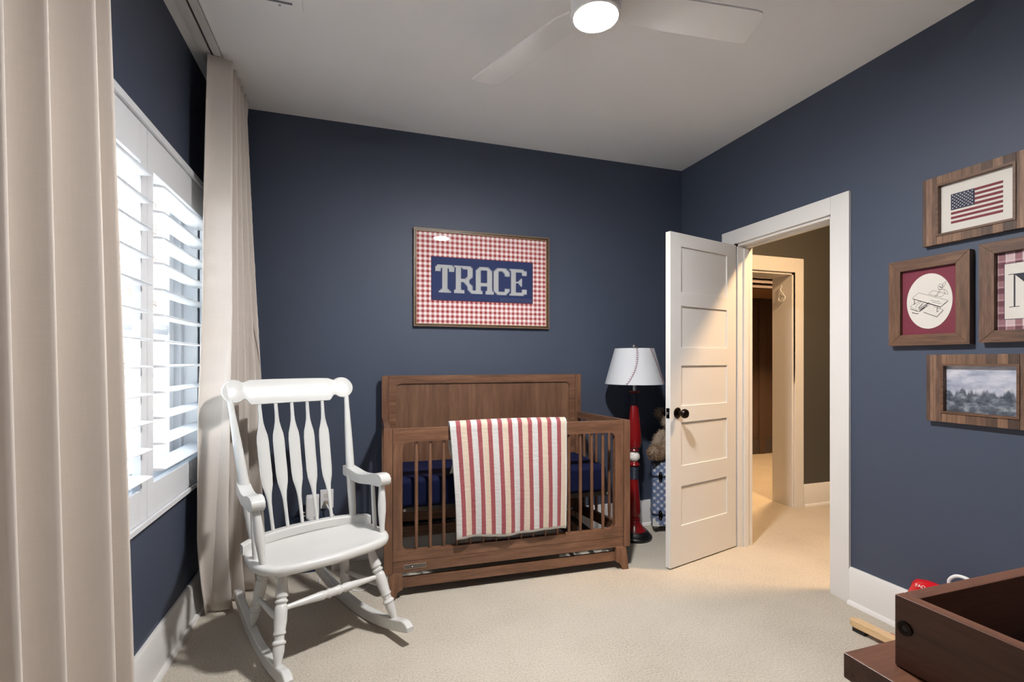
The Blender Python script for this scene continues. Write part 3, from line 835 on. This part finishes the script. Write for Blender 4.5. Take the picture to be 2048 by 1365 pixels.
# arrow spindles
for i in range(5):
    k = i - 2
    a = Vector((k * .068, ya(k * .068) + .003, .455)); b = Vector((k * .0755, ycr(k * .0755) - .015, 1.045))
    R = []
    d = b - a
    for t_, hw, ht in ((0, .008, .008), (.12, .0082, .008), (.22, .0095, .0075), (.28, .014, .006), (.35, .0235, .0052), (.42, .0265, .005), (.55, .0265, .005), (.68, .0265, .005), (.73, .024, .005), (.78, .0165, .006), (.83, .011, .007), (.88, .009, .0075), (1, .008, .0078)):
        c0 = a + d * t_; r = []
        bow = .012 * math.sin(PI * t_)
        for j in range(12):
            q = 2 * PI * j / 12; r.append((c0.x + hw * math.cos(q), c0.y + bow + ht * math.sin(q), c0.z))
        R.append(r)
    MB().loft(R).build('back_spindle', CHAIRW, rc, 50)
# arms
for s in (-1, 1):
    top = spline([(.225, .700), (.16, .688), (.09, .676), (.02, .680), (-.04, .694), (-.085, .698), (-.112, .688), (-.122, .668), (-.112, .648), (-.085, .640), (-.03, .640), (.03, .634), (.09, .630), (.15, .638), (.225, .652)], 5, False)
    w = MB()
    def fx(p, q, d):
        xc = .247 + .032 * min(1, max(0, (.225 - p) / .3)); return Vector((s * (xc + d), p, q))
    w.prism(top, fx, -.026, .026, .004, 2); w.build('armrest', CHAIRW, rc, 50)
    w = MB(); w.turned((s * .262, -.112, .425), (s * .277, -.082, .645), [(0, .012), (.15, .0125), (.45, .0185), (.6, .019), (.85, .0155), (1, .013)], 16); w.build('arm_support', CHAIRW, rc)
    w = MB(); w.turned((s * .266, -.035, .425), (s * .270, -.005, .642), [(0, .0105), (.5, .0105), (1, .0095)], 14); w.build('arm_support', CHAIRW, rc)
# rockers
xk = lambda y: .2495 - .048 * (y + .33) / .8
zk = lambda y: (y - .04) ** 2 / (2 * 1.30)
for s in (-1, 1):
    R = []
    ys = [-.375 + .86 * i / 40 for i in range(41)]
    for i, y in enumerate(ys):
        z = zk(y); th = .050
        if y < -.325: f = (-.325 - y) / .05; th = .050 - .030 * f * f
        if y > .44: th = .05 - .02 * (y - .44) / .045
        x = xk(y)
        R.append([(s * (x - .0165), y, z + .002), (s * (x - .014), y, z), (s * (x + .014), y, z), (s * (x + .0165), y, z + .002), (s * (x + .0165), y, z + th - .004), (s * (x + .013), y, z + th), (s * (x - .013), y, z + th), (s * (x - .0165), y, z + th - .004)])
    MB().loft(R).build('rocker', CHAIRW, rc, 40)
LEGP = [(0, .016), (.08, .017), (.18, .0205), (.26, .024), (.285, .0245), (.30, .019), (.315, .019), (.33, .0245), (.345, .0245), (.36, .0195), (.375, .0195), (.39, .0235), (.44, .0245), (.55, .0245), (.64, .021), (.66, .0235), (.675, .0235), (.69, .018), (.735, .0185), (.76, .0255), (.775, .0255), (.79, .021), (.85, .0215), (.93, .016), (1, .0125)]
tops = {}
for s in (-1, 1):
    A = Vector((s * .188, -.125, .388)); B = Vector((s * .2495, -.247, zk(-.247) + .046)); tops[('f', s)] = (A, B)
    w = MB(); w.turned(A, B, LEGP, 20); w.build('leg', CHAIRW, rc)
    A2 = Vector((s * .172, .115, .388)); B2 = Vector((s * xk(.178), .178, zk(.178) + .046)); tops[('b', s)] = (A2, B2)
    w = MB(); w.turned(A2, B2, LEGP, 20); w.build('leg', CHAIRW, rc)
    w = MB(); P = A.lerp(B, .56); Q = A2.lerp(B2, .62); w.turned(P, Q, [(0, .009), (.3, .0125), (.6, .0125), (1, .009)], 14); w.build('side_stretcher', CHAIRW, rc)
    w = MB(); w.box(*sorted((s * .155, s * .225)), -.165, .15, .376, .394, .003); w.build('seat_cleat', CHAIRW, rc)
P = tops[('f', -1)][0].lerp(tops[('f', -1)][1], .42); Q = tops[('f', 1)][0].lerp(tops[('f', 1)][1], .42)
sp = [(0, .009), (.1, .0105), (.25, .0145), (.36, .0185), (.395, .0195), (.41, .016), (.425, .016), (.44, .0205), (.46, .0205), (.475, .0175)]
MB().turned(P, Q, sp + [(.5, .019)] + [(1 - t_, r) for t_, r in reversed(sp)], 18).build('front_stretcher', CHAIRW, rc)
P = tops[('b', -1)][0].lerp(tops[('b', -1)][1], .25); Q = tops[('b', 1)][0].lerp(tops[('b', 1)][1], .25)
w = MB(); w.box(P.x, Q.x, P.y - .026, P.y - .008, P.z - .016, P.z + .016, .003); cb = w.build('back_crossbar', CHAIRW, rc)
for x in (P.x + .02, Q.x - .02):
    w = MB(); w.lathe([(0, 0), (.006, 0), (.006, .003), (0, .004)], Matrix.Translation((x, P.y - .0255, P.z)) @ Matrix.Rotation(PI / 2, 4, 'X'), 12); w.build('screw', BRONZE, cb)

# ------------------------------------------------------------------ floor lamp
lp = thing('floor_lamp', 'red and navy bat-shaped floor lamp with white stitched shade', 'floor lamp', (1.858, 2.952, 0))
MB().lathe([(0, 0), (.118, 0), (.121, .006), (.121, .018), (.114, .026), (.108, .027), (.104, .038), (.096, .048), (.088, .056), (0, .058)], None, 48).build('base', BLACK, lp)
MB().lathe([(.080, .056), (.070, .068), (.056, .085), (.046, .10), (.040, .112), (.041, .122), (.034, .13)], None, 32).build('base_flare', RED, lp)
MB().lathe([(.032, .128), (.040, .134), (.040, .142), (.031, .148), (.040, .165), (.042, .20), (.040, .25), (.033, .34), (.028, .41)], None, 32).build('lower_bat', RED, lp)
gr = []
for i in range(23): gr.append((.0265 + (.0012 if i % 2 else -.0006), .41 + .095 * i / 22))
MB().lathe(gr, None, 28).build('grip_wrap', NAVYP, lp)
MB().lathe([(.024, .503), (.036, .507), (.038, .514), (.034, .522), (.026, .528), (.024, .534)], None, 32).build('knob_ring', RED, lp)
w = MB(); w.sphere((0, 0, .568), .0385, 28); bl = w.build('baseball', BALL, lp)
w = MB()
for k in (-1, 1):
    for i in range(26):
        a = -PI * .95 + PI * .9 * i / 25; zt_ = .568 + .024 + .008 * math.sin(3 * a)
        r = math.sqrt(max(1e-5, .0388 ** 2 - (zt_ - .568) ** 2)) + .0004
        w.sphere((r * math.cos(a), r * math.sin(a), zt_), (.0012, .0012, .0022), 6)
    break
w.build('ball_stitching', STITCH, bl)
MB().lathe([(.022, .602), (.030, .607), (.034, .615), (.030, .622), (.033, .628), (.042, .636), (.0475, .66), (.049, .70), (.045, .76), (.037, .83), (.031, .89), (.028, .93)], None, 32).build('upper_bat', RED, lp)
gr = []
for i in range(21): gr.append((.0258 + (.0012 if i % 2 else -.0006), .93 + .085 * i / 20))
MB().lathe(gr, None, 28).build('grip_wrap', NAVYP, lp)
MB().lathe([(.02, 1.013), (.036, 1.016), (.040, 1.022), (.036, 1.028), (.014, 1.031), (0, 1.031)], None, 32).build('pommel', RED, lp)
MB().lathe([(.012, 1.03), (.012, 1.10), (.005, 1.11), (.005, 1.325), (.010, 1.33), (.016, 1.338), (.016, 1.348), (.008, 1.356), (0, 1.357)], None, 20).build('neck_and_finial', STEEL, lp)
z0s, z1s, r0s, r1s = 1.078, 1.326, .203, .135
w = MB(); w.lathe([(r0s, z0s), (r1s, z1s), (r1s - .002, z1s), (r0s - .002, z0s), (r0s, z0s)], None, 64, False)
for a in range(3):
    q = 2 * PI * a / 3; w.tube([(0, 0, 1.322), (.133 * math.cos(q), .133 * math.sin(q), 1.322)], .0015, 6)
sd = w.build('lamp_shade', SHADE, lp)
def stitch_line(a0, a1, bend):
    w = MB(); n = 17
    def P(t_):
        z = z0s + (z1s - z0s) * t_; r = r0s + (r1s - r0s) * t_ + .0008; a = math.radians(a0 + (a1 - a0) * t_ + bend * math.sin(PI * t_))
        return Vector((r * math.cos(a), r * math.sin(a), z))
    pts = [P(i / 40) for i in range(41)]; w.tube(pts, .0009, 5)
    for i in range(n):
        c0 = P((i + .5) / n); rad = Vector((c0.x, c0.y, 0)).normalized(); tan = Vector((-rad.y, rad.x, 0))
        for s in (-1, 1): w.tube([c0 + rad * .0005, c0 + tan * s * .0085 + Vector((0, 0, .0065)) + rad * .0008], .0012, 5)
    w.build('shade_stitching', STITCH, sd)
vd = math.degrees(math.atan2(-2.952, -1.858))
stitch_line(vd - 14, vd + 8, 7); stitch_line(vd + 72, vd + 50, 3)

# ------------------------------------------------------------------ suitcase and teddy bear
sx, sy = 2.211, 2.979
sc = thing('suitcase', 'blue-grey child suitcase printed with small balls, behind the open door', 'suitcase', (sx, sy, 0), math.radians(-28))
b = MB(); b.box(-.165, .165, -.075, .075, .045, .515, .022, 4); b.build('shell', SUITM, sc)
for z in (.405, .13):
    w = MB(); w.ring(rrect(-.167, .167, -.077, .077, .022), rrect(-.160, .160, -.07, .07, .02), XY, z - .008, z + .008); st = w.build('strap', NAVYP, sc)
    for x in (-.108, .108):
        w = MB(); w.prism([(x + .018 * math.cos(2 * PI * i / 24) * (1 - .22 * abs(math.cos(2 * PI * i / 24))), z + .036 * math.sin(2 * PI * i / 24)) for i in range(24)], XZ, -.082, -.074, .001, 1); bk = w.build('latch', LATCHB, st)
        w = MB()
        for q in (-.022, .022): w.sphere((x, -.0825, z + q), .003, 8)
        w.build('rivet', STEEL, bk)
DKL = paint('dark_leather_corner', (36, 38, 44), .5); CRL = paint('cream_corner', (206, 204, 200), .5)
for x in (-1, 1):
    for z, m in ((.515, DKL), (.045, CRL)):
        s = 1 if z < .2 else -1
        w = MB(); w.prism([(x * .163, z + s * .003), (x * .163, z + s * .058), (x * .150, z + s * .052), (x * .122, z + s * .022), (x * .108, z + s * .004)], XZ, -.0768, -.074, .0008, 1); w.build('corner_patch', m, sc)
        w = MB(); w.sphere((x * .146, -.0772, z + s * .025), .0028, 8); w.build('rivet', STEEL, sc)
for x in (-.135, .135):
    for y in (-.045, .045):
        w = MB(); w.lathe([(0, -.01), (.019, -.01), (.021, -.006), (.021, .006), (.019, .01), (0, .01)], Matrix.Translation((x, y, .0215)) @ Matrix.Rotation(PI / 2, 4, 'Y'), 20)
        wh = w.build('wheel', BLACK, sc)
        w = MB(); w.box(x - .014, x + .014, y - .016, y + .016, .026, .048, .003); w.build('wheel_housing', CRL, sc)

tb = thing('teddy_bear', 'shaggy brown-grey teddy bear sitting on the suitcase', 'teddy bear', (2.196, 2.985, .5185), math.radians(-26))
def rotm(ax, d): return Matrix.Rotation(math.radians(d), 4, ax)
blobs_b = [((0, .0, .115), (.088, .072, .118), None), ((0, -.010, .285), (.082, .074, .072), None), ((0, -.075, .265), (.036, .03, .028), None),
           ((-.085, .005, .335), (.035, .018, .037), None), ((.085, .005, .335), (.035, .018, .037), None),
           ((-.10, -.02, .150), (.034, .034, .078), rotm('Y', 28)), ((.10, -.02, .150), (.034, .034, .078), rotm('Y', -28)),
           ((-.10, -.045, .052), (.05, .072, .048), rotm('Z', -28)), ((.10, -.045, .052), (.05, .072, .048), rotm('Z', 28)),
           ((-.138, -.085, .062), (.046, .034, .055), None), ((.138, -.085, .062), (.046, .034, .055), None)]
w = MB()
for c_, r, m in blobs_b: w.sphere(c_, r, 20, m)
bo = w.build('body', FUR, tb, 180)
md = bo.modifiers.new('merge', 'REMESH'); md.mode = 'VOXEL'; md.voxel_size = .008; md.use_smooth_shade = True
def inside(p, skip):
    for i, (c_, r, m) in enumerate(blobs_b):
        if i == skip: continue
        q = p - Vector(c_)
        if m: q = m.inverted().to_3x3() @ q
        if (q.x / r[0]) ** 2 + (q.y / r[1]) ** 2 + (q.z / r[2]) ** 2 < .95: return True
    return False
for nm, mat, cnt in (('fur', FUR, 5200), ('brown_fur', FURB, 1800)):
    w = MB(); k = 0
    while k < cnt:
        i = rnd.randrange(len(blobs_b)); c_, r, m = blobs_b[i]
        d = Vector((rnd.gauss(0, 1), rnd.gauss(0, 1), rnd.gauss(0, 1))).normalized()
        if nm == 'brown_fur' and not (i in (7, 8, 9, 10, 0) and d.y < .1): continue
        p = Vector((d.x * r[0], d.y * r[1], d.z * r[2])); nn = Vector((d.x / r[0], d.y / r[1], d.z / r[2])).normalized()
        if m: p = m.to_3x3() @ p; nn = m.to_3x3() @ nn
        p += Vector(c_)
        if p.z < .008 or inside(p, i): continue
        dirv = (nn + Vector((rnd.gauss(0, .45), rnd.gauss(0, .45), rnd.gauss(0, .45) - .25))).normalized()
        tn = nn.orthogonal().normalized(); tn = Matrix.Rotation(rnd.uniform(0, 6.28), 3, nn) @ tn
        Lh = rnd.uniform(.010, .024); wd = .0017
        if (p + dirv * Lh).z < .003: continue
        w.bm.faces.new([w.bm.verts.new(q) for q in (p - tn * wd - nn * .002, p + tn * wd - nn * .002, p + dirv * Lh)])
        k += 1
    fo = w.build(nm, mat, tb, 180); fo['kind'] = 'stuff'
w = MB(); w.sphere((0, -.104, .272), (.012, .008, .009), 12); w.build('nose', BLACK, tb)
for s in (-1, 1):
    w = MB(); w.sphere((s * .028, -.078, .300), .007, 12); w.build('eye', BLACK, tb)

# ------------------------------------------------------------------ things behind the chair
bx = thing('cardboard_box', 'navy printed box on the floor behind the rocking chair', 'box', (-.292, 3.088, 0), math.radians(-2))
b = MB(); b.box(-.102, .102, -.040, .040, 0, .305, .002); b.build('carton', BOXM, bx)
w = MB(); w.box(-.075, .095, -.0415, -.039, .06, .268); w.build('printed_picture', BOXA, bx)
w = MB()
for i in range(3): w.prism([(-.088 + i * .012, .280), (-.078 + i * .012, .290 + .003 * i), (-.070 + i * .012, .283)], XZ, -.0415, -.039)
w.build('printed_leaf', GREEN, bx)
mo = thing('monitor_camera', 'white baby monitor camera standing on the navy box', 'baby monitor', (-.245, 3.084, .3055), math.radians(2))
b = MB(); b.box(-.036, .036, -.03, .03, .008, .135, .006, 3); b.build('case', WHITEP, mo)
w = MB(); w.lathe([(0, 0), (.036, 0), (.036, .006), (.032, .010), (0, .010)], None, 28); w.build('foot', WHITEP, mo)
w = MB(); w.sphere((.0355, -.006, .095), (.004, .013, .024), 16); w.build('lens', BLACK, mo)
w = MB(); w.tube([(-.036, -.01, .022), (-.050, -.012, .020), (-.058, -.012, .032), (-.052, -.012, .044), (-.040, -.012, .040)], .004, 8); w.build('loop', WHITEP, mo)
ol = thing('wall_outlet', 'white outlet plate low on the back wall behind the chair', 'wall outlet', (-.170, YB, .392))
b = MB(); b.box(-.038, .038, -.006, 0, -.058, .058, .003); b.build('face_plate', WHITEP, ol)
for z in (-.02, .02):
    w = MB(); w.prism(rrect(-.017, .017, z - .014, z + .014, .008), XZ, -.008, -.005); so = w.build('socket', PAPER, ol)
pl = thing('power_adapter', 'white plug in the outlet with a cord down to the carpet', 'plug', (-.170, YB - .008, .374))
b = MB(); b.box(-.012, .012, -.028, 0, -.012, .012, .003); b.build('plug_body', BRAND, pl)
w = MB(); w.tube(spline([(0, -.026, -.005), (.012, -.040, -.03), (.045, -.05, -.075), (.085, -.05, -.14), (.105, -.055, -.25), (.115, -.07, -.355), (.125, -.16, -.3705), (.12, -.30, -.3705), (.15, -.42, -.3705), (.21, -.44, -.3705), (.26, -.36, -.3705)], 8, False), .003, 8); w.build('cord', CORD, pl)
w = MB(); w.tube(spline([(.01, -.036, .014), (.030, -.052, .016), (.042, -.056, -.03), (.046, -.058, -.12), (.047, -.060, -.22), (.046, -.075, -.292), (.045, -.12, -.301), (.040, -.20, -.301)], 8, False), .0035, 8); w.build('power_cord', CORD, mo)
cd = thing('photo_card', 'small photo card standing on the floor beside the navy box', 'card', (-.108, 3.035, 0), math.radians(10))
b = MB(); b.box(-.030, .032, -.004, .004, 0, .300, .001); b.build('card_sheet', PAPER, cd)
w = MB(); w.sphere((.004, -.004, .275), (.018, .002, .017), 14); w.build('printed_face', BOXA, cd)

# ------------------------------------------------------------------ hall hook cord
hk = thing('hanging_cord', 'white looped cord hanging from the hall door jamb', 'cord', (3.505, 3.235, 1.80))
w = MB(); w.tube([(0, 0, 0), (-.02, 0, 0), (-.026, 0, .01)], .004, 8); w.build('hook', STEEL, hk)
w = MB(); w.tube(spline([(-.014, 0, .09), (-.014, .012, .05), (-.018, -.012, .02), (-.016, -.035, -.02), (-.02, -.01, -.05), (-.016, .03, -.03), (-.02, .015, 0), (-.014, -.02, -.005), (-.018, .035, -.045)], 8, False), .005, 8); w.build('loop', CORD, hk)

# ------------------------------------------------------------------ dresser and changing tray
dr = thing('dresser', 'brown wooden dresser at the lower right corner of the view', 'dresser', (.62, YF + .02, 0))
DL, DD = 1.22, .477 - (YF + .02)
b = MB(); b.box(0, DL, 0, DD, .816, .85, .0025); b.build('top', DWX, dr)
b = MB(); b.box(.008, DL - .008, 0, DD - .012, .12, .816, .002); b.build('carcass', DWY, dr)
for c_ in range(2):
    for r in range(3):
        x0 = .03 + c_ * .585; z0 = .145 + r * .222
        b = MB(); b.box(x0, x0 + .575, DD - .014, DD + .006, z0, z0 + .21, .003); d_ = b.build('drawer', DWX, dr)
        for kx in (.15, .425):
            w = MB(); w.lathe([(.008, 0), (.008, .012), (.017, .018), (.017, .026), (0, .03)], Matrix.Translation((x0 + kx, DD + .006, z0 + .105)) @ Matrix.Rotation(-PI / 2, 4, 'X'), 16); w.build('knob', BRONZE, d_)
for x in (.03, DL - .07):
    for y in (.02, DD - .07):
        b = MB(); b.box(x, x + .04, y, y + .04, 0, .12, .003); b.build('leg', DWX, dr)
ct = thing('changing_tray', 'brown wooden changing tray with bolted sides on the dresser', 'changing tray', (.657, YF + .03, .85))
TD = .437 - (YF + .03); TL = .95
for x in (0, TL - .018):
    b = MB(); b.box(x, x + .018, 0, TD, .0005, .091, .0022); sw_ = b.build('side_board', DWY, ct)
    if x == 0:
        for y in (TD - .013, .02):
            w = MB(); w.lathe([(.0035, -.001), (.0045, -.0022), (.0085, -.002), (.0088, 0)], Matrix.Translation((0, y, .053)) @ Matrix.Rotation(PI / 2, 4, 'Y'), 20, False)
            bt = w.build('bolt', BRONZE, sw_)
            w = MB(); w.lathe([(0, 0), (.004, 0), (.004, -.0012), (0, -.0012)], Matrix.Translation((-.0002, y, .053)) @ Matrix.Rotation(PI / 2, 4, 'Y'), 6); w.build('bolt_socket', BLACK, bt)
for y in (0, TD - .019):
    b = MB(); b.box(.0182, TL - .0182, y, y + .019, .0005, .091, .0022); b.build('long_board', DWX, ct)

# ------------------------------------------------------------------ toys by the right wall
rt = thing('toy_bag', 'glossy red toy bag with white lettering by the right wall', 'toy', (2.302, 1.352, 0))
w = MB()
rings = []
for z, hx_, hy_ in ((0, .040, .085), (.02, .046, .10), (.10, .047, .105), (.18, .046, .102), (.24, .044, .092), (.28, .042, .078), (.302, .028, .058), (.312, .010, .026)):
    r = []
    for j in range(40):
        a = 2 * PI * j / 40; wv = 1 + .05 * math.sin(5 * a + z * 25) + .03 * math.sin(9 * a - z * 40)
        r.append((hx_ * math.cos(a) * wv - .01, hy_ * math.sin(a) * wv + .022 * z / .3, z))
    rings.append(r)
w.loft(rings); w.build('bag', REDT, rt, 60)
def letters(root, s, loc, size, mat, rot):
    cu = bpy.data.curves.new('letters', 'FONT'); cu.body = s; cu.size = size; cu.extrude = .0006; cu.align_x = 'CENTER'
    o = bpy.data.objects.new('letters_src', cu); C.objects.link(o)
    dg = bpy.context.evaluated_depsgraph_get(); me = bpy.data.meshes.new_from_object(o.evaluated_get(dg)); bpy.data.objects.remove(o)
    m = bpy.data.objects.new('lettering', me); C.objects.link(m); me.materials.clear(); me.materials.append(mat); m.parent = root; m.location = loc; m.rotation_euler = rot
    return m
letters(rt, 'FAO', (-.0525, .042, .288), .0175, WHITEP, (math.radians(78), 0, math.radians(-75)))
hd = MB(); hd.tube(spline([(0, .05, 0), (0, .055, .03), (0, .03, .058), (0, -.01, .062), (0, -.045, .04), (0, -.05, .0)], 8, False), .007, 10)
hd.tube([(0, .05, .004), (0, .05, -.30)], .006, 8); hd.tube([(0, -.05, .004), (0, -.05, -.30)], .006, 8)
tag(hd.build('toy_hoop', WHITEP, None, 60, (2.363, 1.300, .290)), 'white plastic hoop handle standing behind the red bag', 'toy')
br = thing('wooden_bar', 'pale wooden bar with rounded end and dark foot on the carpet', 'toy', (2.185, 1.60, 0), math.radians(4))
o = [(-.022, -.42), (.022, -.42), (.022, .012)] + [(.022 * math.cos(a), .012 + .030 * math.sin(a)) for a in [PI * i / 12 for i in range(1, 12)]] + [(-.022, .012)]
b = MB(); b.prism(o, XY, .022, .052, .003, 2); b.build('bar', PINE, br)
b = MB(); b.box(-.016, .016, -.03, .025, 0, .022, .002); b.build('foot', BLACK, br)
b = MB(); b.box(-.016, .016, -.40, -.36, 0, .022, .002); b.build('foot', BLACK, br)
b = MB(); b.box(.09, .165, -.16, -.018, 0, .014, .005); 
tag(b.build('toy_board', REDT, None, 35, (2.13, 1.56, 0)), 'flat red toy piece lying beside the pale wooden bar', 'toy')

# ------------------------------------------------------------------ outside the window
struct(MB().box(-22, -.93, -12, 24, -.75, -.55).build('ground_outside', GROUND))  # set high and pale to throw daylight up through the window
def tree(x, y, h, seed, label):
    r = random.Random(seed); t = thing('bare_tree', label, 'tree', (x, y, -.55), 0, 'bare trees outside the window')
    w = MB(); w.tube([(0, 0, 0), (.03, .02, h * .4), (-.02, .05, h * .75), (.02, 0, h)], .11, 10); w.build('trunk', BARK, t)
    w = MB()
    for i in range(46):
        z = r.uniform(.6, h); a = r.uniform(0, 6.28); L_ = r.uniform(.5, 1.6)
        p1 = Vector((L_ * .5 * math.cos(a), L_ * .5 * math.sin(a), z + L_ * .22)); p2 = Vector((L_ * math.cos(a + .2), L_ * math.sin(a + .2), z + L_ * .55))
        w.tube([(0, 0, z), p1, p2], r.uniform(.012, .03), 5)
        for q in range(3):
            a2 = r.uniform(0, 6.28); w.tube([p1.lerp(p2, r.random()), p2 + Vector((.4 * math.cos(a2), .4 * math.sin(a2), r.uniform(.1, .5)))], .008, 4)
    w.build('branches', BARK, t)
for i, (x, y, h, l) in enumerate(((-5.2, 15.2, 8, 'bare grey tree nearest the house outside the shutters'), (-6.3, 18.9, 9, 'bare grey tree standing just behind the nearest one outside'), (-7.9, 23.0, 10, 'bare grey tree deepest in the yard outside'), (-3.9, 12.4, 7, 'smallest bare tree outside, beside the curtain edge'))):
    tree(x, y, h, i, l)

# ------------------------------------------------------------------ light
hl = thing('ceiling_light', 'round ceiling light in the hall out of view', 'ceiling light', (3.1, 1.75, H))
MB().lathe([(.13, 0), (.135, -.02), (.12, -.03)], None, 32, False).build('rim', WHITEP, hl)
MB().lathe([(.12, -.025), (.10, -.045), (.05, -.058), (0, -.06)], None, 32, False).build('diffuser', emit('warm_hall_glow', (255, 210, 158), 150.0), hl)
fl = thing('ceiling_light', 'round ceiling light in the far room out of view', 'ceiling light', (4.2, 3.75, H))
MB().lathe([(.12, -.005), (.10, -.045), (.05, -.058), (0, -.06)], None, 32, False).build('diffuser', emit('warm_far_glow', (255, 206, 150), 190.0), fl)
W = bpy.data.worlds.new('sky'); bpy.context.scene.world = W; W.use_nodes = True
bg = W.node_tree.nodes['Background']; bg.inputs[0].default_value = (.62, .80, 1.0, 1); bg.inputs[1].default_value = 0.75
su = bpy.data.lights.new('sun', 'SUN'); su.energy = 21.0; su.angle = math.radians(2); su.color = (.86, .93, 1.0)
so_ = bpy.data.objects.new('sun', su); C.objects.link(so_); so_.rotation_euler = (math.radians(48), math.radians(6), 0); so_.location = (8, 0, 9)
# window portal (only guides sampling of the sky; it gives no light of its own)
pt_ = bpy.data.lights.new('window_portal', 'AREA'); pt_.shape = 'RECTANGLE'; pt_.size = WY1 - WY0; pt_.size_y = WZ1 - WZ0; pt_.cycles.is_portal = True
po = bpy.data.objects.new('window_portal', pt_); C.objects.link(po); po.location = (XL - WT - .01, (WY0 + WY1) / 2, (WZ0 + WZ1) / 2)
po.rotation_euler = (PI / 2, 0, -PI / 2); po['kind'] = 'helper'

# ------------------------------------------------------------------ camera
cam = bpy.data.cameras.new('camera'); co = bpy.data.objects.new('camera', cam); C.objects.link(co)
co.location = (0, 0, 1.24); co.rotation_euler = (PI / 2, 0, -math.atan2(312, 963.6))
cam.sensor_width = 36; cam.lens = 963.6 / 2048 * 36; cam.shift_y = 39.5 / 2048; cam.clip_start = .02
S = bpy.context.scene; S.camera = co
S.view_settings.view_transform = 'Standard'; S.view_settings.look = 'None'; S.view_settings.gamma = 1.0; S.view_settings.use_curve_mapping = False
S.view_settings.exposure = 1.88
S.cycles.use_denoising = True; S.cycles.max_bounces = 12; S.cycles.diffuse_bounces = 8; S.cycles.sample_clamp_indirect = 6.0
